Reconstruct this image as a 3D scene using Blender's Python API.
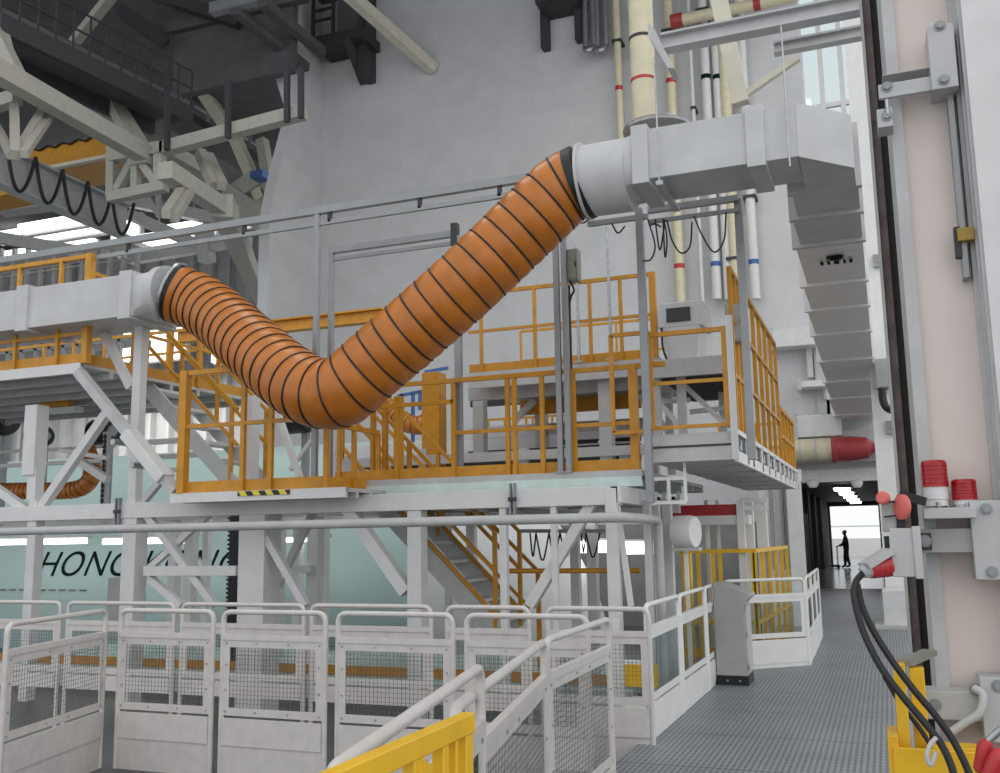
import bpy, bmesh, math, random
from mathutils import Vector as V, Matrix
for o in list(bpy.data.objects): bpy.data.objects.remove(o)
S = bpy.context.scene
COL = S.collection
random.seed(7)
R = math.radians

# ------------------------------------------------------------------ camera, sky, light, exposure
FPX, YAW, PIT, ROLL, EYE = 975.0, R(21.3), R(8.85), R(-0.91), 1.65
fwd = V((-math.sin(YAW)*math.cos(PIT), math.cos(YAW)*math.cos(PIT), math.sin(PIT)))
rgt = V((math.cos(YAW), math.sin(YAW), 0)); upv = rgt.cross(fwd)
cr, sr = math.cos(ROLL), math.sin(ROLL)
rr, uu = rgt*cr + upv*sr, upv*cr - rgt*sr
cam = bpy.data.objects.new('camera', bpy.data.cameras.new('camera')); COL.objects.link(cam)
cam.data.sensor_width = 36; cam.data.lens = FPX/1000*36
cam.data.clip_start = 0.05; cam.data.clip_end = 400
cam.matrix_world = Matrix(((rr.x, uu.x, -fwd.x, 0), (rr.y, uu.y, -fwd.y, 0), (rr.z, uu.z, -fwd.z, EYE), (0, 0, 0, 1)))
S.camera = cam
vs = S.view_settings
vs.view_transform = 'Standard'; vs.look = 'None'; vs.gamma = 1; vs.use_curve_mapping = False
vs.exposure = 0.08
W = bpy.data.worlds.new('overcast_sky'); S.world = W; W.use_nodes = True
bg = W.node_tree.nodes['Background']; bg.inputs[0].default_value = (0.93, 0.97, 1.0, 1); bg.inputs[1].default_value = 1.0
sun = bpy.data.objects.new('sun', bpy.data.lights.new('sun', 'SUN')); COL.objects.link(sun)
sun.data.energy = 0.35; sun.data.angle = R(50); sun.data.color = (1, 0.97, 0.93)
sun.rotation_euler = V((-0.55, 0.62, -0.45)).to_track_quat('-Z', 'Y').to_euler()
def ceiling_lamp(x, y, z, sx, sy, e, col=(1, 0.97, 0.92)):
    l = bpy.data.lights.new('hangar_light', 'AREA'); l.shape = 'RECTANGLE'; l.size = sx; l.size_y = sy; l.energy = e; l.color = col
    o = bpy.data.objects.new('hangar_light', l); COL.objects.link(o); o.location = (x, y, z); return o
ceiling_lamp(-10, 12, 17, 5, 3, 250); ceiling_lamp(-4, 20, 17.5, 5, 3, 250)
ceiling_lamp(-26, 44, 12, 10, 3, 1500); ceiling_lamp(-42, 44, 12, 10, 3, 1500); ceiling_lamp(-34, 30, 8, 8, 3, 900)

def at(x, y, X=None, Y=None, Z=None):          # a point of the photograph's frame on a plane of the place
    d = fwd*FPX + rr*(x-500) + uu*(386.5-y)
    t = X/d.x if X is not None else Y/d.y if Y is not None else (Z-EYE)/d.z
    return V((0, 0, EYE)) + d*t

# ------------------------------------------------------------------ materials
def mat(name, col, rough=0.5, metal=0.0, var=0.08, scale=6.0, bump=0.0, emit=0.0, spec=0.5, stretch=None, dirt=0.0):
    m = bpy.data.materials.new(name); m.use_nodes = True
    nt = m.node_tree; b = nt.nodes['Principled BSDF']
    b.inputs['Roughness'].default_value = rough; b.inputs['Metallic'].default_value = metal
    b.inputs['Specular IOR Level'].default_value = spec
    tc = nt.nodes.new('ShaderNodeTexCoord'); mp = nt.nodes.new('ShaderNodeMapping')
    if stretch: mp.inputs['Scale'].default_value = stretch
    nz = nt.nodes.new('ShaderNodeTexNoise'); nz.inputs['Scale'].default_value = scale; nz.inputs['Detail'].default_value = 5
    rp = nt.nodes.new('ShaderNodeValToRGB')
    c = V(col)
    lo = c*(1-var-dirt); hi = c*(1+var)
    rp.color_ramp.elements[0].position = 0.3; rp.color_ramp.elements[1].position = 0.7
    rp.color_ramp.elements[0].color = (*lo, 1); rp.color_ramp.elements[1].color = (*[min(1, k) for k in hi], 1)
    nt.links.new(tc.outputs['Object'], mp.inputs[0]); nt.links.new(mp.outputs[0], nz.inputs['Vector'])
    nt.links.new(nz.outputs['Fac'], rp.inputs[0]); nt.links.new(rp.outputs[0], b.inputs['Base Color'])
    if bump:
        bp = nt.nodes.new('ShaderNodeBump'); bp.inputs['Strength'].default_value = bump; bp.inputs['Distance'].default_value = 0.02
        nt.links.new(nz.outputs['Fac'], bp.inputs['Height']); nt.links.new(bp.outputs[0], b.inputs['Normal'])
    if emit:
        b.inputs['Emission Color'].default_value = (*col, 1); b.inputs['Emission Strength'].default_value = emit
    return m
M = dict(
    white=mat('white_paint', (0.70, 0.69, 0.69), 0.42, var=0.035, dirt=0.03),
    fence=mat('warm_white_paint', (0.66, 0.62, 0.595), 0.4, var=0.05, dirt=0.04, scale=9),
    fence2=mat('bright_white_paint', (0.80, 0.79, 0.77), 0.4, var=0.03, dirt=0.02),
    wall=mat('painted_block_wall', (0.60, 0.60, 0.61), 0.85, var=0.05, scale=1.2, bump=0.1),
    grey=mat('grey_steel', (0.30, 0.31, 0.32), 0.4, 0.3),
    lgrey=mat('light_grey_steel', (0.50, 0.50, 0.50), 0.45),
    galv=mat('galvanised_steel', (0.40, 0.41, 0.42), 0.35, 0.75, var=0.2, scale=25),
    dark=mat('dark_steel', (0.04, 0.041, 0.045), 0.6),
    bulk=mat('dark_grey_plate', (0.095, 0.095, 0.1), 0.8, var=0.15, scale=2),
    cream=mat('cream_steel', (0.62, 0.58, 0.47), 0.5),
    truss=mat('pale_truss_paint', (0.42, 0.40, 0.355), 0.55),
    pipe=mat('cream_pipe_paint', (0.66, 0.60, 0.42), 0.4),
    yellow=mat('yellow_paint', (0.60, 0.27, 0.012), 0.42, dirt=0.08),
    yellow2=mat('bright_yellow_paint', (0.86, 0.50, 0.015), 0.4, dirt=0.04),
    orange=mat('orange_fabric', (0.50, 0.155, 0.016), 0.36, var=0.12, scale=5, bump=0.25),
    black=mat('black_rubber', (0.010, 0.010, 0.011), 0.5),
    wire=mat('dark_wire', (0.12, 0.12, 0.12), 0.5),
    duct=mat('pale_grey_duct', (0.56, 0.56, 0.56), 0.5, var=0.06, scale=3, dirt=0.04),
    teal=mat('pale_teal_paint', (0.47, 0.63, 0.61), 0.5, var=0.03, scale=1),
    ink=mat('dark_green_paint', (0.006, 0.016, 0.02), 0.8, spec=0.1),
    radome=mat('white_radome', (0.80, 0.81, 0.82), 0.35, var=0.02),
    mint=mat('mint_edge_trim', (0.62, 0.76, 0.72), 0.3),
    red=mat('red_paint', (0.50, 0.03, 0.035), 0.35),
    redpipe=mat('dull_red_paint', (0.38, 0.045, 0.05), 0.5),
    pink=mat('pinkish_concrete', (0.74, 0.645, 0.60), 0.8, var=0.03, scale=2.5),
    tube=mat('lit_tube', (1, 1, 0.98), 0.4, emit=5.0),
    hlamp=mat('lit_hangar_lamp', (1, 1, 0.98), 0.4, emit=2.2),
    cabinet=mat('cabinet_grey', (0.40, 0.40, 0.39), 0.5),
    olive=mat('olive_box', (0.27, 0.27, 0.23), 0.5),
    cloth=mat('dark_work_clothes', (0.035, 0.037, 0.045), 0.8),
    skin=mat('skin', (0.35, 0.2, 0.14), 0.55),
    hair=mat('black_hair', (0.012, 0.011, 0.01), 0.6),
    blue=mat('blue_paint', (0.05, 0.13, 0.35), 0.5),
    darkfloor=mat('dark_hangar_floor', (0.075, 0.075, 0.08), 0.4, var=0.15, scale=1.5),
    orng2=mat('dull_brown_rail', (0.13, 0.105, 0.095), 0.7, var=0.3, scale=12),
)
def glass_mat(name, tint, a):
    m = bpy.data.materials.new(name); m.use_nodes = True; nt = m.node_tree
    out = nt.nodes['Material Output']; nt.nodes.remove(nt.nodes['Principled BSDF'])
    t = nt.nodes.new('ShaderNodeBsdfTransparent'); t.inputs[0].default_value = (*tint, 1)
    g = nt.nodes.new('ShaderNodeBsdfGlossy'); g.inputs['Roughness'].default_value = 0.05
    mx = nt.nodes.new('ShaderNodeMixShader'); mx.inputs[0].default_value = a
    nt.links.new(t.outputs[0], mx.inputs[1]); nt.links.new(g.outputs[0], mx.inputs[2]); nt.links.new(mx.outputs[0], out.inputs[0])
    return m
M['glass'] = glass_mat('clear_pane', (0.86, 0.9, 0.9), 0.06)
def lens_mat():
    m = mat('red_lens', (0.55, 0.01, 0.02), 0.12); b = m.node_tree.nodes['Principled BSDF']
    b.inputs['Transmission Weight'].default_value = 0.35; return m
M['lens'] = lens_mat()
def hazard():
    m = mat('hazard_stripe', (0.7, 0.55, 0.03)); nt = m.node_tree; b = nt.nodes['Principled BSDF']
    tc = nt.nodes.new('ShaderNodeTexCoord'); mp = nt.nodes.new('ShaderNodeMapping'); mp.inputs['Rotation'].default_value = (0, R(35), 0)
    wv = nt.nodes.new('ShaderNodeTexWave'); wv.bands_direction = 'X'; wv.inputs['Scale'].default_value = 2.3
    rp = nt.nodes.new('ShaderNodeValToRGB'); rp.color_ramp.interpolation = 'CONSTANT'
    rp.color_ramp.elements[0].color = (0.02, 0.02, 0.02, 1); rp.color_ramp.elements[1].color = (0.75, 0.62, 0.05, 1); rp.color_ramp.elements[1].position = 0.5
    nt.links.new(tc.outputs['Object'], mp.inputs[0]); nt.links.new(mp.outputs[0], wv.inputs[0]); nt.links.new(wv.outputs['Fac'], rp.inputs[0]); nt.links.new(rp.outputs[0], b.inputs['Base Color'])
    return m
M['hazard'] = hazard()
def grating():
    m = mat('walkway_grating', (0.27, 0.29, 0.305), 0.45, 0.1, var=0.1, scale=2); nt = m.node_tree; b = nt.nodes['Principled BSDF']
    col = b.inputs['Base Color'].links[0].from_socket
    tc = nt.nodes.new('ShaderNodeTexCoord'); sp = nt.nodes.new('ShaderNodeSeparateXYZ'); nt.links.new(tc.outputs['Object'], sp.inputs[0])
    def mth(op, a, bb=None):
        n = nt.nodes.new('ShaderNodeMath'); n.operation = op
        for i, q in enumerate((a, bb)):
            if q is None: continue
            if isinstance(q, (int, float)): n.inputs[i].default_value = q
            else: nt.links.new(q, n.inputs[i])
        return n.outputs[0]
    # raised ribs running along the walkway, one plate joint every 1.2 m
    u = mth('FRACT', mth('MULTIPLY', sp.outputs[0], 1/0.043)); v = mth('FRACT', mth('MULTIPLY', sp.outputs[1], 1/0.105))
    rib = mth('MULTIPLY', mth('LESS_THAN', u, 0.45), mth('LESS_THAN', v, 0.86))
    j = mth('FRACT', mth('MULTIPLY', mth('ADD', sp.outputs[1], 0.9), 1/1.2)); joint = mth('LESS_THAN', j, 0.018)
    f = mth('ADD', mth('MULTIPLY', rib, -0.5), mth('MULTIPLY', joint, -0.5)); f = mth('MAXIMUM', mth('ADD', f, 1.0), 0.35)
    vm = nt.nodes.new('ShaderNodeVectorMath'); vm.operation = 'SCALE'; nt.links.new(col, vm.inputs[0]); nt.links.new(f, vm.inputs['Scale'])
    nt.links.new(vm.outputs[0], b.inputs['Base Color'])
    return m
M['grating'] = grating()
def blockwall():
    m = M['wall']; nt = m.node_tree; b = nt.nodes['Principled BSDF']
    tc = nt.nodes.new('ShaderNodeTexCoord'); mp = nt.nodes.new('ShaderNodeMapping'); mp.inputs['Rotation'].default_value = (R(90), 0, 0)
    br = nt.nodes.new('ShaderNodeTexBrick'); br.inputs['Scale'].default_value = 1.0; br.inputs['Brick Width'].default_value = 0.8; br.inputs['Row Height'].default_value = 0.4; br.inputs['Mortar Size'].default_value = 0.012
    src = b.inputs['Base Color'].links[0].from_socket
    nt.links.new(tc.outputs['Object'], mp.inputs[0]); nt.links.new(mp.outputs[0], br.inputs['Vector'])
    br.inputs['Mortar'].default_value = (0.93, 0.93, 0.93, 1); br.inputs['Color1'].default_value = (1, 1, 1, 1); br.inputs['Color2'].default_value = (0.975, 0.975, 0.975, 1)
    mx = nt.nodes.new('ShaderNodeMix'); mx.data_type = 'RGBA'; mx.blend_type = 'MULTIPLY'; mx.inputs[0].default_value = 1
    nt.links.new(src, mx.inputs[6]); nt.links.new(br.outputs['Color'], mx.inputs[7]); nt.links.new(mx.outputs[2], b.inputs['Base Color'])
blockwall()

# ------------------------------------------------------------------ mesh helpers
class MB:
    def __init__(s): s.v = []; s.f = []
    def add(s, vs, fs):
        n = len(s.v); s.v += [V(p) for p in vs]; s.f += [[n+i for i in f] for f in fs]; return s
    def box(s, x0, x1, y0, y1, z0, z1):
        return s.add([(x, y, z) for x in (x0, x1) for y in (y0, y1) for z in (z0, z1)],
                     [(0, 1, 3, 2), (4, 6, 7, 5), (0, 4, 5, 1), (2, 3, 7, 6), (0, 2, 6, 4), (1, 5, 7, 3)])
    def bar(s, a, b, w, h=None, up=(0, 0, 1)):
        a, b = V(a), V(b); h = h or w; d = (b-a).normalized(); u = V(up)
        if abs(d.dot(u)) > 0.97: u = V((0, 1, 0))
        sd = d.cross(u).normalized(); u = sd.cross(d)
        q = [sd*(i*w/2) + u*(j*h/2) for i, j in ((-1, -1), (1, -1), (1, 1), (-1, 1))]
        return s.add([a+k for k in q]+[b+k for k in q], [(3, 2, 1, 0), (4, 5, 6, 7), (0, 1, 5, 4), (1, 2, 6, 5), (2, 3, 7, 6), (3, 0, 4, 7)])
    def ibeam(s, a, b, w, h, t=0.02, up=(0, 0, 1)):
        a, b = V(a), V(b); u = V(up); d = (b-a).normalized(); sd = d.cross(u).normalized(); u = sd.cross(d)
        for k in (-1, 1): s.bar(a+u*k*(h/2-t/2), b+u*k*(h/2-t/2), w, t, up)
        return s.bar(a, b, t, h-2*t+0.002, up)
    def tube(s, pts, r, n=10, rad=None, cap=True):
        pts = [V(p) for p in pts]; rings = []; prev = None
        for i, p in enumerate(pts):
            d = (pts[min(i+1, len(pts)-1)]-pts[max(i-1, 0)]).normalized()
            if prev is None:
                u = V((0, 0, 1)) if abs(d.z) < 0.9 else V((0, 1, 0))
            else: u = prev
            u = (u-d*u.dot(d)).normalized(); prev = u; w = d.cross(u)
            ra = rad[i] if rad else r
            rings.append([p+u*ra*math.cos(2*math.pi*k/n)+w*ra*math.sin(2*math.pi*k/n) for k in range(n)])
        vs = [q for g in rings for q in g]
        fs = [(i*n+k, i*n+(k+1) % n, (i+1)*n+(k+1) % n, (i+1)*n+k) for i in range(len(pts)-1) for k in range(n)]
        if cap: fs += [tuple(reversed(range(n))), tuple(range((len(pts)-1)*n, len(pts)*n))]
        return s.add(vs, fs)
    def cyl(s, a, b, r, n=16, r2=None): return s.tube([a, b], r, n, [r, r2 if r2 is not None else r])
    def prism(s, poly, off):
        n = len(poly); off = V(off)
        return s.add([V(p) for p in poly]+[V(p)+off for p in poly], [tuple(reversed(range(n))), tuple(range(n, 2*n))]+[(i, (i+1) % n, n+(i+1) % n, n+i) for i in range(n)])
    def lathe(s, c, prof, n=24, axis=(0, 0, 1)):
        ax = V(axis).normalized(); u = V((1, 0, 0)) if abs(ax.x) < 0.9 else V((0, 1, 0)); u = (u-ax*u.dot(ax)).normalized(); w = ax.cross(u); c = V(c)
        vs = [c+ax*z+(u*math.cos(2*math.pi*k/n)+w*math.sin(2*math.pi*k/n))*r for r, z in prof for k in range(n)]
        fs = [(i*n+k, i*n+(k+1) % n, (i+1)*n+(k+1) % n, (i+1)*n+k) for i in range(len(prof)-1) for k in range(n)]
        fs += [tuple(reversed(range(n))), tuple(range((len(prof)-1)*n, len(prof)*n))]
        return s.add(vs, fs)
    def sphere(s, c, rx, ry=None, rz=None, nu=16, nv=10):
        ry = ry or rx; rz = rz or rx; c = V(c)
        vs = [c+V((rx*math.sin(math.pi*j/nv)*math.cos(2*math.pi*i/nu), ry*math.sin(math.pi*j/nv)*math.sin(2*math.pi*i/nu), rz*math.cos(math.pi*j/nv))) for j in range(nv+1) for i in range(nu)]
        return s.add(vs, [(j*nu+i, (j+1)*nu+i, (j+1)*nu+(i+1) % nu, j*nu+(i+1) % nu) for j in range(nv) for i in range(nu)])
    def build(s, name, m, parent=None, origin=None, bevel=0.0):
        me = bpy.data.meshes.new(name)
        if parent is not None: org = ORG[parent.name]
        else:
            xs = [p.x for p in s.v]; ys = [p.y for p in s.v]; zs = [p.z for p in s.v]
            org = V(origin) if origin is not None else V(((min(xs)+max(xs))/2, (min(ys)+max(ys))/2, min(zs)))
        me.from_pydata([tuple(p-org) for p in s.v], [], s.f)
        bm = bmesh.new(); bm.from_mesh(me); bmesh.ops.recalc_face_normals(bm, faces=bm.faces); bm.to_mesh(me); bm.free()
        me.polygons.foreach_set('use_smooth', [True]*len(me.polygons)); me.set_sharp_from_angle(angle=R(32))
        me.materials.append(M[m] if isinstance(m, str) else m)
        o = bpy.data.objects.new(name, me); COL.objects.link(o)
        if parent is not None: o.parent = parent
        else: o.location = org
        ORG[o.name] = org
        if bevel:
            b = o.modifiers.new('bevel', 'BEVEL'); b.width = bevel; b.segments = 2; b.limit_method = 'ANGLE'
        return o
ORG = {}
def tag(o, label=None, cat=None, group=None, kind=None):
    if label: o['label'] = label
    if cat: o['category'] = cat
    if group: o['group'] = group
    if kind: o['kind'] = kind
    return o
def thing(name, label, cat, loc, group=None):
    o = bpy.data.objects.new(name, None); COL.objects.link(o); o.location = loc; o.empty_display_size = 0.1
    ORG[o.name] = V(loc); return tag(o, label, cat, group)
def struct(mb, name, m): return tag(mb.build(name, m), kind='structure')
def bez(pts, n=8):                             # Catmull-Rom through points
    P = [V(p) for p in pts]; P = [P[0]*2-P[1]]+P+[P[-1]*2-P[-2]]; out = []
    for i in range(1, len(P)-2):
        for k in range(n):
            t = k/n
            out.append(0.5*((P[i]*2)+(P[i+1]-P[i-1])*t+(P[i-1]*2-P[i]*5+P[i+1]*4-P[i+2])*t*t+(P[i]*3-P[i-1]-P[i+1]*3+P[i+2])*t**3))
    return out+[P[-2]]
def rounded(pts, r, n=5):
    P = [V(p) for p in pts]; out = [P[0]]
    for i in range(1, len(P)-1):
        a = (P[i-1]-P[i]).normalized(); b = (P[i+1]-P[i]).normalized()
        p0, p1 = P[i]+a*r, P[i]+b*r
        for k in range(n+1):
            t = k/n; out.append(p0*(1-t)**2+P[i]*2*t*(1-t)+p1*t*t)
    return out+[P[-1]]
def bolt(mb, p, n, r=0.02, h=0.015):
    p, n = V(p), V(n).normalized()
    mb.cyl(p, p+n*h*0.4, r*1.5, 12); mb.cyl(p+n*h*0.4, p+n*h*1.6, r, 6)

# ------------------------------------------------------------------ the setting
FZ = -0.2                                       # hangar floor; the walkway plates stand at z = 0
struct(MB().box(-75, 14, -8, 75, FZ-0.3, FZ), 'floor', 'darkfloor')
struct(MB().box(-1.98, 0.95, -3, 31.5, FZ, 0.0), 'floor_walkway', 'grating')
WY = 28.5
def wx(x, y): return at(x, y, Y=WY).x
def wz(x, y): return at(x, y, Y=WY).z
cl, crt, ctop = at(803, 570, Y=WY).x, 0.45, at(830, 482, Y=WY).z
wl = at(318, 345, Y=WY).x
w0, w1, wb = at(800, 60, Y=WY).x, 0.25, at(800, 240, Y=WY).z
w = MB().box(wl, cl, WY, WY+0.4, FZ, wb).box(cl, 1.4, WY, WY+0.4, ctop, wb).box(crt, 1.4, WY, WY+0.4, FZ, ctop)
w.box(wl, w0, WY, WY+0.4, wb, 21); w.box(w1, 1.4, WY, WY+0.4, wb, 21)
struct(w, 'wall_back', 'wall')
# return wall at the left end of the back wall
wing_y = at(268, 300, X=wl).y
wt = at(300, 112, X=wl)
struct(MB().prism([(wl, wing_y, FZ), (wl, wing_y, wt.z-4.2), (wl, wing_y+0.5, wt.z-2.4), (wl, wt.y-0.3, wt.z), (wl, wt.y-0.9, wt.z+0.9), (wl, wt.y-0.9, 21), (wl, WY+0.4, 21), (wl, WY+0.4, FZ)], (-0.4, 0, 0)), 'wall_wing', 'wall')
# tall window strip in the back wall, daylight beyond
wn = MB()
for k in range(4):
    x = w0+(w1-w0)*k/3; wn.box(x-0.07, x+0.07, WY+0.1, WY+0.25, wb, 21)
for z in (wb, wb+4, wb+8, 20.9): wn.box(w0+0.08, w1-0.08, WY+0.115, WY+0.235, z-0.07, z+0.07)
tag(wn.build('window_1', 'white'), kind='structure')
tag(MB().box(w0, w1, WY+0.16, WY+0.18, wb, 21).build('window_pane', 'glass', bpy.data.objects['window_1']))
# corridor behind the back wall
gl = -2.9
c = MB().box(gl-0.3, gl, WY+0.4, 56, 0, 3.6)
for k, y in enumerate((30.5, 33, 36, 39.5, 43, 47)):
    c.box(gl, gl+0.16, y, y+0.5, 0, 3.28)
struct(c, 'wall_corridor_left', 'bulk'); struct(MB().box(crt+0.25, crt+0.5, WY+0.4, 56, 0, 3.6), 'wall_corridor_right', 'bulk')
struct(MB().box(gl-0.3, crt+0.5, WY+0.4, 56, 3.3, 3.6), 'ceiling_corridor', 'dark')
struct(MB().box(-8, 6, 31.5, 80, FZ, 0.0), 'floor_corridor', mat('smooth_corridor_floor', (0.33, 0.33, 0.34), 0.18, var=0.08, scale=1))
# far end wall with the open doorway
dl, dr, dt = at(833, 560, Y=56).x, at(874, 560, Y=56).x+0.4, at(850, 506, Y=56).z
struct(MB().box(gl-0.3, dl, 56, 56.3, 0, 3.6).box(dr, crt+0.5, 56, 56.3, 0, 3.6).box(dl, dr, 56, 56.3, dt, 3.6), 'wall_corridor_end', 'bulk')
struct(MB().box(-14, 12, 74, 74.3, -0.2, 1.25).box(-14, 12, 74.05, 74.2, 2.05, 2.15), 'wall_outside', 'fence2')
struct(MB().box(cl-0.25, crt+0.2, WY-0.12, WY, ctop, ctop+0.34), 'trim_1', 'white')
struct(MB().box(cl-0.5, 1.2, WY-0.5, WY, ctop+0.5, ctop+1.35), 'trim_2', 'lgrey')
# roof and the deep hangar to the left
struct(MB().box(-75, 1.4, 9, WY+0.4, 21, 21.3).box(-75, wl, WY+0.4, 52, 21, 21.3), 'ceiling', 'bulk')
fw = MB().box(-75, wl-1, 50, 50.3, FZ, 21)
for k in range(40): fw.box(-74+k*1.45, -73.75+k*1.45, 49.5, 50, FZ, 21)
struct(fw, 'wall_far', mat('corrugated_cladding', (0.55, 0.56, 0.56), 0.6, var=0.1, scale=0.7))
struct(MB().box(-75.3, -75, 9, 50, FZ, 21), 'wall_left', 'bulk')
# bulkhead plate under the roof, front edge along X
BY = 25.6
a, b2 = at(140, 40, Y=BY), at(292, 68, Y=BY)
bk = MB().box(at(172, 95, Y=BY).x, b2.x, BY, BY+0.3, at(228, 84, Y=BY).z, 21)
bk.box(at(150, 60, Y=BY).x, b2.x+0.6, BY-0.25, BY+0.05, at(228, 22, Y=BY).z, at(228, 22, Y=BY).z+0.4)
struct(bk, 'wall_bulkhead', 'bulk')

# right-hand pillar close by and the white door leaf beside it
PY = 4.0
def py(x, y, dy=0.0): return at(x, y, Y=PY+dy)
x0, x1, x2, x3, x4 = [py(k, 300).x for k in (905, 914, 974, 984, 1120)]
struct(MB().box(x1, x2, PY, PY+0.6, 0, 5), 'wall_pillar', 'pink')
struct(MB().box(x0, x1, PY-0.03, PY+0.55, 0, 5).box(x1, x1+0.012, PY-0.03, PY, 0, 5), 'trim_3', 'lgrey')
struct(MB().box(x2, x2+0.014, PY-0.05, PY+0.05, 0.0, 5).box(x2+0.014, x2+0.03, PY-0.09, PY, 0, 5).box(x3-0.012, x3, PY-0.14, PY, 0, 5), 'trim_4', 'lgrey')
struct(MB().box(x3, x4, PY-0.16, PY+0.45, 0, 5), 'wall_right', 'white')

# ------------------------------------------------------------------ flexible orange duct and the rigid ducts
def flex_duct(label, ctrl, r, pitch, wire_r, loc):
    t = thing('flexible_duct', label, 'duct', loc)
    pts = bez(ctrl, 40)
    L = [0.0]
    for i in range(1, len(pts)): L.append(L[-1]+(pts[i]-pts[i-1]).length)
    def pos(s):
        import bisect
        i = min(max(bisect.bisect(L, s)-1, 0), len(L)-2); f = (s-L[i])/max(L[i+1]-L[i], 1e-9)
        return pts[i].lerp(pts[i+1], min(max(f, 0), 1))
    sub = 8; st = [0.0]
    while st[-1] < L[-1]:
        st.append(st[-1]+pitch)
    k_ = L[-1]/st[-1]; st = [q*k_ for q in st]; n = len(st)-1
    C = [pos(st[i]+(st[i+1]-st[i])*k/sub) for i in range(n) for k in range(sub)]+[pos(L[-1])]
    # smoothed tangents keep the rings apart on the inside of the sag
    T = []
    for i in range(len(C)):
        a, b = max(i-9, 0), min(i+9, len(C)-1); T.append((C[b]-C[a]).normalized())
    ns = 40; U = []; prev = V((0, 0.3, 1))
    for d in T:
        u = (prev-d*prev.dot(d)).normalized(); prev = u; U.append(u)
    vs, fs = [], []
    for i, (c, d, u) in enumerate(zip(C, T, U)):
        w = d.cross(u); ph = (i % sub)/sub
        for k in range(ns):
            a = 2*math.pi*k/ns
            q = r*(1+0.035*math.sin(math.pi*ph)+0.006*math.sin(5*a+i*0.9)+0.004*math.sin(3*a-i*0.37))
            vs.append(c+(u*math.cos(a)+w*math.sin(a))*q)
    fs = [(i*ns+k, i*ns+(k+1) % ns, (i+1)*ns+(k+1) % ns, (i+1)*ns+k) for i in range(len(C)-1) for k in range(ns)]
    m = MB(); m.add(vs, fs); m.build('fabric_sleeve', 'orange', t)
    h = MB()
    for j in range(n+1):
        i = j*sub; c, d, u = C[i], T[i], U[i]; w = d.cross(u)
        ring = [c+(u*math.cos(2*math.pi*k/36)+w*math.sin(2*math.pi*k/36))*(r*1.012) for k in range(37)]
        hb = MB(); hb.tube(ring, wire_r, 6, cap=False); hb.build('wire_hoop', 'black', t)
    return t, C, T
ctrl = [at(174, 293, Y=9.0), at(197, 302, Y=9.08), at(223, 320, Y=8.95), at(252, 346, Y=8.65), at(284, 374, Y=8.35), at(312, 391, Y=8.2), at(341, 392, Y=8.15), at(374, 364, Y=8.2),
        at(418, 326, Y=8.25), at(463, 286, Y=8.3), at(508, 243, Y=8.4), at(540, 212, Y=8.45), at(564, 190, Y=8.5), at(583, 182, Y=8.5)]
FD, FC, FT = flex_duct('large orange flexible duct with black hoops sagging between two grey ducts', ctrl, 0.335, 0.188, 0.0105, ctrl[6])
# left duct: rectangular, with a round end
RY0, RY1 = 8.75, 9.5
la, lb = at(0, 293, Y=RY0), at(120, 274, Y=RY0)
ztop, zbot = at(60, 283.5, Y=RY0).z, at(60, 324, Y=RY0).z
t = thing('rectangular_duct', 'pale grey rectangular duct on the left leading into the orange duct', 'duct', (la.x, RY0, zbot))
xr = at(134, 290, Y=RY0).x
MB().box(-16, xr, RY0, RY1, zbot, ztop).build('duct_body', 'duct', t, bevel=0.006)
for x in (at(24, 300, Y=RY0).x, at(126, 300, Y=RY0).x, at(-90, 300, Y=RY0).x):
    MB().box(x-0.09, x+0.09, RY0-0.035, RY1+0.035, zbot-0.035, ztop+0.035).build('flange', 'duct', t, bevel=0.004)
def rect_to_round(mb, x0, ya, yb, za, zb, c, ra, x1, x2, n=32):
    rect = []; circ = []
    cy, cz = (ya+yb)/2, (za+zb)/2
    for k in range(n):
        a = 2*math.pi*(k+0.5)/n; dy, dz = math.cos(a), math.sin(a)
        f = min((yb-ya)/2/max(abs(dy), 1e-6), (zb-za)/2/max(abs(dz), 1e-6))
        rect.append(V((x0, cy+dy*f, cz+dz*f))); circ.append(V((x1, c.y+dy*ra, c.z+dz*ra)))
    end = [V((x2, p.y, p.z)) for p in circ]
    vs = rect+circ+end
    return mb.add(vs, [(i*n+k, i*n+(k+1) % n, (i+1)*n+(k+1) % n, (i+1)*n+k) for i in range(2) for k in range(n)]+[tuple(range(2*n, 3*n))])
p0 = ctrl[0]
rect_to_round(MB(), xr, RY0, RY1, zbot, ztop, V((0, p0.y, p0.z)), 0.33, p0.x-0.16, p0.x-0.06).build('round_end', 'duct', t)
g = MB()
g.lathe(p0, [(0.345, -0.05), (0.375, -0.03), (0.375, 0.0), (0.34, 0.01)], 32, FT[0]); g.build('collar_ring', 'galv', t)
MB().lathe(p0, [(0.342, 0.0), (0.35, 0.012), (0.35, 0.05)], 32, FT[0]).build('clamp_band', 'black', t)
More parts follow.
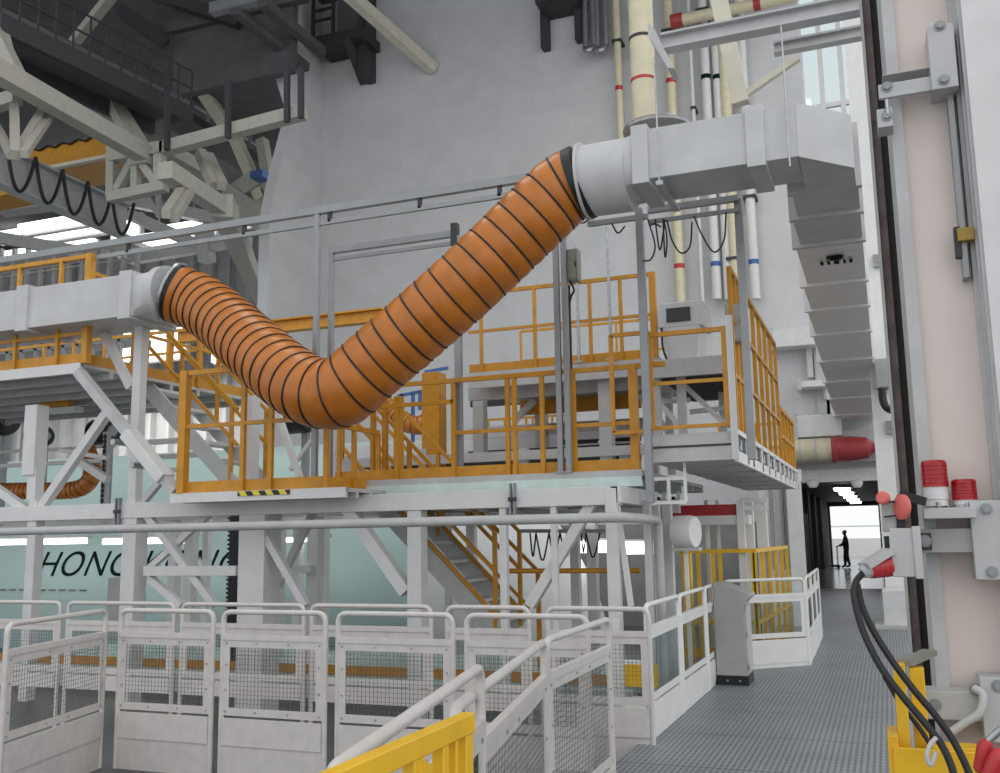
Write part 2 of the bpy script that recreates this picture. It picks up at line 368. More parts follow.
# right duct: round stub, rectangular box, elbow, then the long run along the walkway
QY0, QY1 = 8.2, 8.85
p1 = ctrl[-1]
zt, zb = at(700, 120, Y=QY0).z, at(700, 171, Y=QY0).z
xs = at(634, 150, Y=QY0).x; xe = at(797, 140, Y=QY0).x; xo = at(853, 150, Y=QY0).x
t = thing('overhead_duct', 'grey duct from the orange hose turning along the back of the walkway', 'duct', (xs, QY0, zb))
m = MB(); m.cyl(V((p1.x, p1.y, p1.z)), V((xs-0.1, p1.y, p1.z)), 0.335, 40, 0.34); m.build('round_stub', 'duct', t)
rect_to_round(MB(), xs+0.02, QY0, QY1, zb, zt, V((0, p1.y, p1.z)), 0.34, xs-0.22, xs-0.23).build('transition_box', 'duct', t)
m = MB(); m.lathe(p1+FT[-1]*-0.06, [(0.354, -0.02), (0.356, 0.07)], 40, FT[-1]); m.build('clamp_band', 'black', t)
m = MB(); m.lathe(p1+V((0.02, 0, 0.0)), [(0.34, -0.015), (0.365, -0.01), (0.365, 0.015), (0.34, 0.02)], 40, (1, 0, 0.05)); m.build('end_ring', 'duct', t)
MB().box(xs, xe, QY0, QY1, zb, zt).build('box_section', 'duct', t, bevel=0.005)
for xa, xb in ((xs-0.02, xs+0.13), (at(746, 140, Y=QY0).x, at(765, 140, Y=QY0).x)):
    MB().box(xa, xb, QY0-0.03, QY1+0.03, zb-0.04, zt+0.04).build('flange', 'duct', t, bevel=0.004)
MB().prism([(xe, QY0, zb), (xo, QY0+0.36, zb-0.04), (xo, QY1+0.3, zb-0.04), (xe+0.003, QY1+0.3, zb-0.04), (xe+0.003, QY0, zb)], (0, 0, zt-zb+0.02)).build('elbow', 'duct', t, bevel=0.006)
ys = [QY1+0.25]+[at(840, y, Z=zb).y for y in (212, 240, 280, 305, 330, 357, 378, 395, 412)]+[WY-0.1]
ys = sorted(ys)
lx0 = at(792, 188, Z=zb).x
for i in range(len(ys)-1):
    f = i/(len(ys)-1); xl = lx0-0.02-0.55*f; h = 0.5+0.05*i
    z0 = zb-0.008*i
    MB().box(xl, xo+0.02, ys[i], ys[i+1], z0, z0+0.55).build('duct_run', 'duct' if i < 2 else 'fence2', t, bevel=0.006)  # later segments whiter: bounce light off the walkway is put into their paint
    MB().box(xl-0.03, xo+0.05, ys[i]-0.04, ys[i]+0.04, z0-0.03, z0+0.58).build('flange', 'duct' if i < 3 else 'fence2', t, bevel=0.004)
# small emblem and lettering marks under the second run
q0 = at(836, 259, Z=zb-0.045); s = 0.028
lm = MB()
for dx, wd in ((-0.26, 0.06), (-0.14, 0.05), (0.0, 0.1), (0.14, 0.05), (0.25, 0.06)):
    wd *= 0.7; cx, cy = q0.x+dx*0.62, q0.y+0.16
    lm.box(cx-wd*0.4, cx+wd*0.4, cy-0.03, cy+0.03, zb-0.055, zb-0.03).box(cx-wd*0.4, cx-wd*0.2, cy-0.09, cy-0.03, zb-0.055, zb-0.03)
lm.box(q0.x-0.07, q0.x+0.06, q0.y-0.08, q0.y+0.02, zb-0.055, zb-0.03).box(q0.x-0.1, q0.x+0.08, q0.y-0.1, q0.y-0.05, zb-0.055, zb-0.03)
lm.build('printed_mark', 'ink', t)
# hanger rods and clip angles
for x, y in ((660, 196), (786, 105)):
    pt = at(x, y, Y=QY0-0.06); MB().tube([(pt.x, pt.y, zb-0.1), (pt.x, pt.y, pt.z+1.3 if x < 700 else zt+0.75)], 0.008, 8).build('hanger_rod', 'galv', t)
pt = at(660, 190, Y=QY0-0.06); MB().box(pt.x-0.03, pt.x+0.03, QY0-0.08, QY1+0.05, zb-0.1, zb-0.06).build('hanger_strap', 'galv', t)
# cream vent pipe ending in a metal dish on the duct
dc = at(657, 126, Y=9.25)
t = thing('vent_pipe', 'thick cream vertical pipe with red band rising from a metal dish', 'pipe', (dc.x, dc.y, dc.z-0.05))
MB().tube([(dc.x-0.12, dc.y, dc.z), (dc.x-0.12, dc.y, 8.6)], 0.125, 20).build('pipe_body', 'pipe', t)
MB().lathe((dc.x, dc.y, dc.z-0.06), [(0.34, 0), (0.345, 0.02), (0.32, 0.05), (0.2, 0.09), (0.13, 0.1)], 36).build('dish', 'galv', t)
zz = at(645, 80, Y=9.2).z; MB().lathe((dc.x-0.12, dc.y, zz), [(0.128, 0), (0.13, 0.03)], 24).build('red_band', 'red', t)['label'] = 'red marking band'
zz = at(643, 38, Y=9.2).z; MB().lathe((dc.x-0.12, dc.y, zz), [(0.13, 0), (0.132, 0.03)], 24).build('pipe_clamp', 'dark', t)
# hanging beams above the duct
def hang_beam(name, label, pa, pb, w, h, m='lgrey', y=8.2):
    a, b = at(*pa, Y=y), at(*pb, Y=y); z = (a.z+b.z)/2
    mb = MB(); mb.ibeam((a.x, y, z), (b.x, y, z), w, h); o = mb.build(name, m); return tag(o, label, 'beam')
hang_beam('hanging_beam', 'long grey steel beam crossing above the grey duct', (662, 42), (876, 4), 0.14, 0.15)
hang_beam('hanging_beam', 'short grey steel beam under the long one above the duct', (774, 47), (866, 34), 0.1, 0.11, y=8.6)
a = at(661, 45, Y=8.2)
m = MB(); m.prism([at(648, 22, Y=8.12), at(655, 30, Y=8.12), at(674, 68, Y=8.12), at(668, 68, Y=8.12), at(648, 35, Y=8.12)], (0, 0.25, 0)); tag(m.build('beam_end_bracket', 'lgrey'), 'slanted grey bracket on the left end of the long hanging beam', 'bracket')
for (pa, pb, w, lab) in (((715, -20), (741, 104), 0.16, 'cream diagonal strut standing on the grey duct'), ((744, 96), (798, 58), 0.07, 'thin cream diagonal tube beside the short hanging beam')):
    m = MB(); m.bar(at(*pa, Y=9.2), at(*pb, Y=9.2), w, w*0.8); tag(m.build('diagonal_strut', 'cream'), lab, 'strut')
# brackets and branch ducts on the wall below the run
for i, (x0_, x1_, y, h, lab) in enumerate(((772, 832, 341, 0.5, 'white branch duct on the back wall below the grey run, upper one'), (800, 838, 386, 0.18, 'thin white shelf rail on the back wall between the branch ducts'), (796, 842, 428, 0.6, 'white branch duct on the back wall just above the cream pipe'))):
    a, b = at(x0_, y, Y=WY-0.4), at(x1_, y, Y=WY-0.4)
    t = thing('branch_duct' if i != 1 else 'shelf_rail', lab, 'duct' if i != 1 else 'rail', ((a.x+b.x)/2, WY-0.4, a.z-h/2))
    MB().box(a.x, b.x, WY-0.7, WY, a.z-h/2, a.z+h/2).build('duct_body' if i != 1 else 'rail_body', 'white', t, bevel=0.02)
    MB().box(a.x-0.05, a.x+0.06, WY-0.75, WY, a.z-h/2-0.06, a.z+h/2+0.06).build('end_flange', 'lgrey', t)
    if i == 0: MB().box(a.x+0.9, a.x+1.05, WY-0.3, WY, a.z-1.1, a.z-h/2).build('support_leg', 'lgrey', t)
    else: MB().box(b.x-0.4, b.x-0.3, WY-0.3, WY, a.z-h/2-0.3, a.z-h/2+0.01).build('support_leg', 'lgrey', t)
for i, (x, y0, y1) in enumerate(((820, 352, 440), (827, 352, 440))):
    a, b = at(x, y0, Y=WY-0.1), at(x, y1, Y=WY-0.1); w_ = 0.17 if i == 0 else 0.1
    tag(MB().box(a.x-w_, a.x+w_, WY-0.12, WY, b.z, a.z).build('wall_channel', 'lgrey' if i == 0 else 'mint'), ('grey' if i == 0 else 'pale green')+' vertical channel on the back wall under the branch duct', 'channel')
# horizontal cream pipe with the red coupling over the doorway
a, b, c2, d2 = at(796, 451, Y=WY-0.9), at(832, 451, Y=WY-0.9), at(862, 450, Y=WY-0.9), at(876, 449, Y=WY-0.9)
t = thing('fire_pipe', 'fat cream pipe with a red coupling running above the corridor doorway', 'pipe', (b.x, b.y, b.z-0.3))
MB().tube([(a.x-1.5, a.y, a.z), (b.x, a.y, a.z)], 0.31, 20).build('pipe_body', 'pipe', t)
MB().lathe((b.x, a.y, a.z), [(0.36, 0), (0.36, 0.1), (0.31, 0.14), (0.33, 0.5), (0.27, 0.9), (0.14, 1.05)], 24, (1, 0, 0)).build('red_coupling', 'redpipe', t)['label'] = 'dull red coupling'
MB().lathe((c2.x+0.1, a.y, a.z), [(0.12, 0), (0.12, 0.3), (0.2, 0.3), (0.2, 0.45)], 20, (1, 0, 0)).build('end_valve', 'redpipe', t)
for x in (a.x+0.1, a.x+0.5): MB().lathe((x, a.y, a.z), [(0.32, 0), (0.325, 0.05)], 20, (1, 0, 0)).build('pipe_clamp', 'lgrey', t)

# ------------------------------------------------------------------ pipes and conduits on the back wall
def wall_pipe(name, label, xt, yb, r, m, bands=(), y=WY-0.35, clamps=(30, 120)):
    b = at(xt, 60, Y=y); zb_ = at(xt+7, yb, Y=y).z; ztp = 20.5
    t = thing(name, label, 'pipe', (b.x, y, zb_), 'pipes on the back wall')
    MB().tube([(b.x, y, zb_), (b.x, y, ztp)], r, 14).build('pipe_body', m, t)
    for yy, mm in bands:
        z = at(b.x and xt, yy, Y=y).z; MB().lathe((b.x, y, z), [(r*1.04, 0), (r*1.06, 0.14)], 16).build('marking_band', mm, t)
    for yy in clamps:
        z = at(xt, yy, Y=y).z; MB().box(b.x-r*1.35, b.x+r*1.35, y-r*1.1, WY+0.02, z, z+0.09).build('pipe_clamp', 'dark', t)
wall_pipe('wall_pipe', 'thin cream pipe with a red band left of the thick vent pipe', 618, 150, 0.115, 'pipe', ((91, 'red'),), clamps=(43,))
wall_pipe('wall_pipe', 'slim grey conduit between the thin cream pipe and the vent pipe', 633, 150, 0.06, 'lgrey', clamps=(15, 52))
wall_pipe('wall_pipe', 'cream pipe with a red band right of the thick vent pipe', 670, 330, 0.15, 'pipe', ((84, 'red'), (270, 'red')), clamps=(33,))
wall_pipe('wall_pipe', 'slim white conduit right of the red banded cream pipes', 691, 340, 0.06, 'white', clamps=(110,))
wall_pipe('wall_pipe', 'pale grey pipe with a dark green collar and blue foot, left of a pair', 705, 300, 0.14, 'white', ((80, 'ink'), (268, 'blue')), clamps=(12,))
wall_pipe('wall_pipe', 'pale grey pipe with a dark green collar, right of a pair', 716, 300, 0.12, 'white', ((80, 'ink'),), clamps=(12,))
wall_pipe('wall_pipe', 'cream pipe running down to the yellow rail behind the grey pole', 724, 300, 0.17, 'pipe', clamps=(262,))
wall_pipe('wall_pipe', 'pale pipe with a blue band right of the grey pole', 742, 300, 0.14, 'white', ((266, 'blue'),), clamps=(200,))
# cream branch between pipes at the top
a, b = at(676, 21, Y=WY-0.85), at(797, 2, Y=WY-0.85)
t = thing('cream_pipe_run', 'horizontal cream pipe with a red end near the top of the wall', 'pipe', (a.x, a.y, a.z-0.2))
MB().tube([(a.x, a.y, a.z), (b.x, a.y, a.z)], 0.17, 14).build('pipe_body', 'pipe', t)
MB().lathe((a.x-0.15, a.y, a.z), [(0.22, 0), (0.22, 0.35)], 16, (1, 0, 0)).build('red_end_cap', 'redpipe', t)
MB().lathe((a.x+2.3, a.y, a.z), [(0.19, 0), (0.19, 0.2)], 16, (1, 0, 0)).build('red_joint', 'redpipe', t)
# bent conduits and dark bracket platform at the top of the wall
for k, (x, lab) in enumerate(((590, 'left shiny conduit loop bending back near the top of the wall'), (602, 'right shiny conduit loop bending back near the top of the wall'))):
    pt = at(x, 54, Y=WY-0.4); u = 0.13
    path = [(pt.x-u, WY-0.3, 21)]+[(pt.x-u*math.cos(math.pi*i/10), WY-0.4-0.25*math.sin(math.pi*i/10), pt.z+0.25-0.25*math.sin(math.pi*i/10)) for i in range(11)]+[(pt.x+u, WY-0.3, 21)]
    tag(MB().tube(path, 0.1, 12).build('conduit_loop', 'galv'), lab, 'pipe')
t = thing('wall_bracket', 'dark steel bracket frame beside the conduit loops', 'bracket', at(565, 10, Y=WY-0.6))
for x, y1 in ((543, 48), (577, 40)):
    p, q = at(x, -20, Y=WY-0.3), at(x, y1, Y=WY-0.3); MB().box(p.x-0.12, p.x+0.12, WY-0.35, WY, q.z, p.z).build('leg', 'dark', t)
p, q = at(541, 8, Y=WY-0.6), at(577, 1, Y=WY-0.6); MB().box(p.x, q.x, WY-1.2, WY, p.z-0.15, p.z+0.1).build('platform', 'dark', t)
# hanging inspection cage
HY = 27.2
t = thing('hanging_cage', 'dark hanging steel cage platform in front of the white wall', 'platform', at(340, 50, Y=HY))
p, q = at(312, 44, Y=HY), at(362, 30, Y=HY)
MB().box(p.x, q.x, HY, WY, p.z-0.1, p.z+0.25).build('deck', 'dark', t)
cg = MB().box(at(336, 10, Y=HY).x, at(356, 10, Y=HY).x, HY+0.1, WY, p.z+0.2, 20.8); cg.build('enclosure', 'bulk', t)
for x in (313, 333, 361):
    a = at(x, 35, Y=HY); MB().box(a.x-0.05, a.x+0.05, HY-0.05, HY+0.05, p.z, 20.9).build('post', 'dark', t)
for y in (12, 22):
    a, b = at(313, y, Y=HY), at(334, y-3, Y=HY); MB().box(a.x, b.x, HY-0.04, HY+0.04, a.z-0.04, a.z+0.04).build('rail', 'dark', t)
a, b = at(347, 38, Y=HY), at(363, 82, Y=HY+1.2); MB().bar(a, (b.x, WY, b.z), 0.28, 0.2).build('brace', 'dark', t)
a = at(363, 20, Y=HY+0.6); MB().box(a.x-0.14, a.x+0.14, HY+0.5, WY, b.z-0.1, 20.9).build('post', 'dark', t)
# cream strut from the roof to the wall
m = MB(); m.bar(at(344, -10, Y=25.5), at(434, 70, Y=WY), 0.36, 0.36); tag(m.build('roof_strut', 'cream'), 'cream diagonal roof strut ending on the upper white wall', 'strut')
# dark sloping catwalk bars under the roof next to the cage
for k, (pa, pb, lab) in enumerate((((235, 10), (306, 68), 'left of two dark slanting roof bars beside the bulkhead'), ((262, 2), (322, 52), 'right of two dark slanting roof bars beside the cage'))):
    m = MB(); m.bar(at(*pa, Y=23.4), at(*pb, Y=27.0), 0.3, 0.3); tag(m.build('roof_bar', 'bulk'), lab, 'bar')
p, q = at(212, 10, Y=23.4), at(266, -4, Y=23.4); m = MB(); m.bar(p, q, 0.3, 0.35); tag(m.build('roof_bar', 'grey'), 'dark grey roof beam at the top joining the slanting bars', 'bar')

# ------------------------------------------------------------------ roof trusses at the upper left
def truss(name, label, chords, m='truss'):
    pts = [at(*c[0], **c[2]) for c in chords]
    t = thing(name, label, 'truss', pts[0])
    for (pa, pb, ka, kb, w, nm) in chords:
        MB().bar(at(*pa, **ka), at(*pb, **kb), w, w*1.1).build(nm, m, t)
    return t
def PL(**k): return k
ZC = 12.6
e0, e1 = at(-30, 55, Z=ZC), at(146, 155, Z=ZC)
XT = e1.x; YT = e1.y
Yp = PL(Y=YT)
T1 = [((-30, 55), (146, 155), PL(Z=ZC), PL(Z=ZC), 0.42, 'bottom_chord'),
      ((36, 70), (118, 118), PL(Z=ZC+2.6), PL(Z=ZC+2.6), 0.4, 'middle_chord'),
      ((-6, 30), (20, 82), PL(Z=ZC+1.5), PL(Z=ZC), 0.3, 'web_member'), ((2, 36), (14, 84), PL(Z=ZC+1.4), PL(Z=ZC), 0.25, 'web_member'),
      ((112, 105), (136, 150), PL(Z=ZC+1.8), PL(Z=ZC), 0.24, 'web_member'), ((120, 108), (146, 150), PL(Z=ZC+1.8), PL(Z=ZC), 0.24, 'web_member'),
      ((14, 102), (15, 155), PL(Z=ZC), PL(Z=ZC-2.4), 0.2, 'web_member'), ((-8, 118), (12, 156), PL(Z=ZC), PL(Z=ZC-2.4), 0.16, 'web_member'),
      ((42, 112), (16, 156), PL(Z=ZC), PL(Z=ZC-2.4), 0.18, 'web_member'), ((50, 116), (24, 154), PL(Z=ZC), PL(Z=ZC-2.4), 0.16, 'web_member'), ((-10, 106), (18, 97), PL(Z=ZC), PL(Z=ZC), 0.3, 'web_member')]
truss('roof_truss', 'near pale roof truss with a heavy sloping chord at the upper left', T1)
# cross truss with the fan of struts
TY = YT
def tb(t, nm, pa, pb, w, y=None, m='truss'): MB().bar(at(*pa, Y=y or TY), at(*pb, Y=y or TY), w, w).build(nm, m, t)
t = thing('cross_truss', 'small pale truss with a fan of struts hanging at the chord end', 'truss', at(135, 195, Y=TY))
for nm, pa, pb, w in (('post', (113, 140), (112, 198), 0.26), ('post', (160, 148), (160, 192), 0.26), ('post', (136, 152), (136, 190), 0.22), ('web_member', (134, 160), (116, 192), 0.22), ('web_member', (140, 160), (156, 182), 0.22), ('bottom_chord', (110, 198), (166, 186), 0.28), ('top_chord', (112, 157), (166, 148), 0.34)):
    tb(t, nm, pa, pb, w)
MB().prism([at(128, 150, Y=TY-0.2), at(148, 147, Y=TY-0.2), at(146, 162, Y=TY-0.2), at(128, 165, Y=TY-0.2)], (0, 0.4, 0)).build('gusset_plate', 'truss', t)
t = thing('tie_beam', 'long pale horizontal beam from the fan truss to the white wall', 'beam', at(235, 131, Y=TY))
tb(t, 'beam_body', (163, 149), (304, 112), 0.34)
for x, y0, y1 in ((167, 60, 150), (228, 80, 138), (287, 60, 122), (301, 68, 118)):
    MB().bar(at(x, y0, Y=TY-0.25), at(x, y1, Y=TY-0.25), 0.13).build('hanger', 'dark', t)
T2 = [((165, 170), (232, 214), PL(Z=11.2), PL(Z=11.2), 0.42, 'bottom_chord'), ((168, 150), (216, 178), PL(Z=13.2), PL(Z=13.2), 0.35, 'middle_chord'), ((222, 205), (262, 300), PL(Z=11.2), PL(Y=40), 0.6, 'leg'),
      ((200, 152), (214, 186), PL(Z=12.9), PL(Z=11.6), 0.25, 'web_member'), ((208, 156), (222, 186), PL(Z=12.9), PL(Z=11.6), 0.25, 'web_member'), ((184, 186), (166, 214), PL(Z=11.2), PL(Z=9.4), 0.2, 'web_member'), ((192, 188), (174, 218), PL(Z=11.2), PL(Z=9.4), 0.2, 'web_member'), ((228, 192), (276, 182), PL(Y=33), PL(Y=33), 0.4, 'web_member'), ((230, 200), (262, 178), PL(Y=33), PL(Y=33), 0.7, 'web_member'), ((262, 140), (272, 200), PL(Y=33), PL(Y=33), 0.4, 'web_member'), ((228, 196), (272, 226), PL(Y=33), PL(Y=33), 0.9, 'web_member')]
truss('roof_truss', 'second pale roof truss behind the long tie beam near the wall', T2)
T3 = [((126, 200), (230, 222), PL(Y=36), PL(Y=38), 0.5, 'bottom_chord'), ((128, 214), (200, 246), PL(Y=36), PL(Y=38), 0.45, 'bottom_chord'), ((148, 196), (160, 216), PL(Y=36), PL(Y=36), 0.25, 'web_member'), ((158, 195), (160, 216), PL(Y=36), PL(Y=36), 0.2, 'web_member'), ((205, 226), (207, 262), PL(Y=38), PL(Y=38), 0.6, 'post'), ((130, 260), (250, 240), PL(Y=38), PL(Y=38), 0.4, 'tie'),
      ((0, 188), (60, 194), PL(Y=34), PL(Y=34), 0.5, 'tie'), ((0, 205), (70, 196), PL(Y=34), PL(Y=34), 0.9, 'tie'), ((0, 238), (80, 252), PL(Y=34), PL(Y=34), 0.5, 'tie'), ((22, 210), (30, 196), PL(Y=34), PL(Y=34), 0.3, 'web_member'), ((34, 208), (42, 196), PL(Y=34), PL(Y=34), 0.3, 'web_member')]
truss('roof_truss', 'far pale roof truss low behind the lit lamps at the left', T3, 'lgrey')
# crane rail beam with cable festoon
ZK = at(125, 215, Y=24.5).z
a, b = at(-20, 158, Z=ZK), at(126, 222, Z=ZK)
t = thing('crane_runway_beam', 'long grey crane beam at the left with drooping black cable loops', 'beam', b)
MB().ibeam(a, b, 0.5, 1.15, 0.06).build('beam_body', 'lgrey', t)
off = (b-a).normalized(); sd = off.cross(V((0, 0, 1)))
for k in range(5):
    p = a.lerp(b, 0.1+0.18*k)+sd*0.3+V((0, 0, 0.62)); q = a.lerp(b, 0.28+0.18*k)+sd*0.3+V((0, 0, 0.62))
    MB().tube([p.lerp(q, i/12)+V((0, 0, -1.25*(1-(2*i/12-1)**2))) for i in range(13)], 0.055, 6).build('cable_loop', 'black', t)
# yellow crane girder
GY = 24.0
a, b = at(18, 166, Y=GY), at(110, 142, Y=GY)
t = thing('crane_girder', 'yellow box crane girder crossing under the roof at the left', 'girder', at(64, 168, Y=GY))
MB().box(a.x-1, b.x, GY, GY+1.9, a.z-0.35, a.z+0.5).build('girder_body', 'yellow', t, bevel=0.03)
MB().box(a.x-1, b.x, GY-0.18, GY, a.z-0.42, a.z-0.3).build('bottom_flange', 'cream', t)
for k in range(6):
    x = a.x+(b.x-a.x)*(k+0.5)/6; MB().tube([(x-0.35, GY-0.05, a.z+0.5), (x, GY-0.06, a.z+0.38), (x+0.35, GY-0.05, a.z+0.5)], 0.035, 6).build('cable_loop', 'black', t)
tag(MB().box(at(-30, 190, Y=GY).x, at(8, 186, Y=GY).x, GY, GY+1.2, at(0, 190, Y=GY).z-0.2, at(0, 190, Y=GY).z+0.3).build('crane_trolley', 'yellow'), 'small yellow crane part at the left edge under the cable loops', 'trolley')
# grey slanting strut in front of everything at the top left
m = MB(); m.bar(at(118, -12, Y=20), at(40, 85, Y=22.5), 0.26, 0.26); tag(m.build('roof_brace', 'truss'), 'pale slanting brace crossing the dark catwalk at the top left', 'strut')
# dark catwalk along the roof
ZW = 14.6
a, b = at(-20, 20, Z=ZW), at(172, 112, Z=ZW)
d = (b-a).normalized(); n_ = d.cross(V((0, 0, 1))).normalized()
t = thing('roof_catwalk', 'dark steel catwalk with railings under the roof at the upper left', 'catwalk', b)
MB().bar(a, b, 1.6, 0.25).build('deck', 'bulk', t)
for k in (-1, 1):
    MB().bar(a+n_*k*0.8+V((0, 0, -0.3)), b+n_*k*0.8+V((0, 0, -0.3)), 0.18, 0.5).build('edge_beam', 'dark', t)
    for h in (0.55, 1.1): MB().bar(a+n_*k*0.8+V((0, 0, h)), b+n_*k*0.8+V((0, 0, h)), 0.045).build('rail', 'dark', t)
    for i in range(13):
        p = a.lerp(b, i/12)+n_*k*0.8; MB().bar(p, p+V((0, 0, 1.1)), 0.045).build('post', 'dark', t)
p = at(140, -10, Y=22); q = at(196, 8, Y=25)
for k, (pa, pb, lab) in enumerate((((120, 10), (166, 44), 'lower dark roof purlin left of the bulkhead'), ((152, -6), (240, 22), 'upper dark roof purlin above the bulkhead'))):
    m = MB(); m.bar(at(*pa, Y=24.5), at(*pb, Y=25.3), 0.35, 0.4); tag(m.build('roof_purlin', 'dark'), lab, 'beam')
# deep catwalk frames seen under the bulkhead
t = thing('service_walkway', 'grey service walkway with posts seen under the dark bulkhead', 'walkway', at(225, 150, Y=32))
a, b = at(176, 118, Y=32), at(262, 170, Y=38)
MB().bar(a, b, 1.4, 0.4).build('deck', 'dark', t)
for i in range(7):
    p = a.lerp(b, i/6); MB().bar(p, p+V((0, 0, 2.2)), 0.12).build('post', 'grey', t)
for h in (1.1, 2.1): MB().bar(a+V((0, 0, h)), b+V((0, 0, h)), 0.1).build('rail', 'grey', t)
m = MB(); m.bar(at(205, 95, Y=33), at(236, 140, Y=33), 0.5, 0.5); m.bar(at(236, 140, Y=33), at(262, 200, Y=33), 0.45); tag(m.build('bent_strut', 'cream'), 'bent cream strut below the dark bulkhead', 'strut')
tag(MB().box(at(250, 175, Y=31).x, at(262, 175, Y=31).x, 31, 31.6, at(256, 177, Y=31).z, at(256, 170, Y=31).z).build('blue_box', 'blue'), 'small blue box under the bulkhead beside the wall end', 'box')
# lit lamps of the far hangar
lamps = [((58, 221), 6.2, 0.55, 'lit lamp strip, upper long one under the crane beam'), ((62, 231), 6.6, 0.5, 'lit lamp strip just below the long upper strip'), ((150, 240), 5.0, 0.9, 'wide lit lamp under the fan truss'), ((122, 228), 1.6, 1.6, 'lit lamp at the end of the cable loops'),
         ((186, 228), 3.2, 0.8, 'lit lamp right of the wide one above the overhead rail'), ((247, 219), 1.5, 0.55, 'small lit lamp beside the white wall end'), ((8, 234), 2.0, 0.6, 'lit lamp at the left picture edge'), ((20, 252), 3.0, 0.5, 'lit lamp strip above the left yellow rail'), ((205, 236), 2.4, 0.6, 'short lit lamp just under the overhead rail'), ((150, 345), 4.0, 1.6, 'large lit lamp behind the left steel post'), ((72, 243), 3.0, 0.4, 'thin lit lamp strip at the left under the truss'), ((222, 352), 1.4, 1.0, 'lit lamp seen between the yellow stair rails')]
for k, ((px_, py_), w_, h_, lab) in enumerate(lamps):
    ly = 36.5+k*1.0; w_ *= ly/40; h_ *= ly/40
    c = at(px_, py_, Y=ly); t = thing('hangar_lamp', lab, 'lamp', c, 'lamps of the far hangar')
    MB().box(c.x-w_/2, c.x+w_/2, ly, ly+0.4, c.z-h_/2, c.z+h_/2).build('lamp_glass', 'hlamp', t, bevel=0.1)
    MB().box(c.x-w_/2-0.1, c.x+w_/2+0.1, ly+0.4, ly+0.7, c.z-h_/2-0.1, c.z+h_/2+0.1).build('housing', 'lgrey', t)
    if c.z > 5: MB().bar((c.x, ly+0.6, c.z), (c.x, ly+0.6, 21), 0.08).build('hanger', 'grey', t)
    else: MB().bar((c.x, ly+0.6, c.z), (c.x, ly+0.6, FZ), 0.2).build('stand', 'lgrey', t)
# far docking gantry in the deep hangar
t = thing('far_gantry', 'distant pale gantry with thin yellow rails under the lit lamp strips', 'gantry', at(60, 280, Y=37))
for y in (262, 300, 352):
    a, b = at(-20, y, Y=37), at(130, y-8, Y=37); MB().box(a.x, b.x, 37, 38.5, a.z-0.25, a.z).build('deck', 'lgrey', t)
    MB().box(a.x, b.x, 36.95, 37, a.z+1.05, a.z+1.1).build('rail', 'cream', t)
for x in range(-10, 131, 14):
    a = at(x, 400, Y=37); MB().box(a.x-0.1, a.x+0.1, 37, 37.2, FZ, at(x, 250, Y=37).z).build('post', 'lgrey', t)

# ------------------------------------------------------------------ the aircraft behind the dock
AY, AZ, AR = 16.4, 0.75, 2.75
nose = at(604, 598, Y=AY).x
prof = []                                       # (distance from the tip, radius, drop)
for i in range(15):
    s_ = i/14; prof.append((3.4*s_, AR*math.sqrt(max(0.0, 1-(1-s_)**2.0))*0.98+0.02, -1.15*(1-s_)**1.6))
prof.append((4.2, AR, 0)); prof.append((40, AR, 0))
t = thing('aircraft', 'pale teal aircraft with a white nose standing behind the white dock frame', 'aircraft', (nose-8, AY, FZ))
def ring_skin(pr, n=64):
    m = MB(); vs = [V((nose-d, AY+r*math.cos(2*math.pi*k/n), AZ+dz+r*math.sin(2*math.pi*k/n))) for d, r, dz in pr for k in range(n)]
    return m.add(vs, [(i*n+k, i*n+(k+1) % n, (i+1)*n+(k+1) % n, (i+1)*n+k) for i in range(len(pr)-1) for k in range(n)]+[tuple(reversed(range(n))), tuple(range((len(pr)-1)*n, len(pr)*n))])
cut = 9
ring_skin(prof[:cut+1]).build('nose_cone', 'radome', t)
ring_skin(prof[cut:]).build('fuselage', 'teal', t)
# lettering on the fuselage side
txt = bpy.data.curves.new('lettering', 'FONT'); txt.body = 'HONG KONG'; txt.size = 0.62; txt.shear = 0.28; txt.offset = -0.003; txt.extrude = 0.004; txt.space_character = 1.08
to = bpy.data.objects.new('lettering', txt); COL.objects.link(to)
bpy.context.view_layer.update()
dg = bpy.context.evaluated_depsgraph_get(); me = bpy.data.meshes.new_from_object(to.evaluated_get(dg)); bpy.data.objects.remove(to)
tx0, tz0 = at(34, 578, Y=AY-AR).x, at(60, 576, Y=AY-AR).z
sx = (at(121, 575, Y=AY-AR).x-tx0); hgt = at(60, 551.5, Y=AY-AR).z-tz0
xs_ = [v.co.x for v in me.vertices]; zs_ = [v.co.y for v in me.vertices]
Hx = max(xs_)*0.445; Hz = max(zs_)
vs = []
for v in me.vertices:
    x = tx0+v.co.x/Hx*sx; z = tz0+v.co.y/Hz*hgt; y = AY-math.sqrt(max(0, (AR+0.006+v.co.z)**2-(z-AZ)**2)); vs.append((x, y, z))
root_ = list(range(len(vs)))
def find(i):
    while root_[i] != i: i = root_[i]
    return i
for p in me.polygons:
    for v in p.vertices: root_[find(v)] = find(p.vertices[0])
glyphs = {}
for p in me.polygons: glyphs.setdefault(find(p.vertices[0]), []).append(list(p.vertices))
for k in sorted(glyphs, key=lambda q: min(vs[i][0] for f in glyphs[q] for i in f)):
    ids = sorted({i for f in glyphs[k] for i in f}); mp_ = {i: n for n, i in enumerate(ids)}
    MB().add([vs[i] for i in ids], [[mp_[i] for i in f] for f in glyphs[k]]).build('letter', 'ink', t)
def seam(pts):
    out = []
    for x, z in pts: out.append((x, AY-math.sqrt(AR**2-(z-AZ)**2)-0.003, z))
    return out
zz = at(50, 590, Y=AY-AR).z; xa, xb = at(0, 590, Y=AY-AR).x, at(90, 590, Y=AY-AR).x
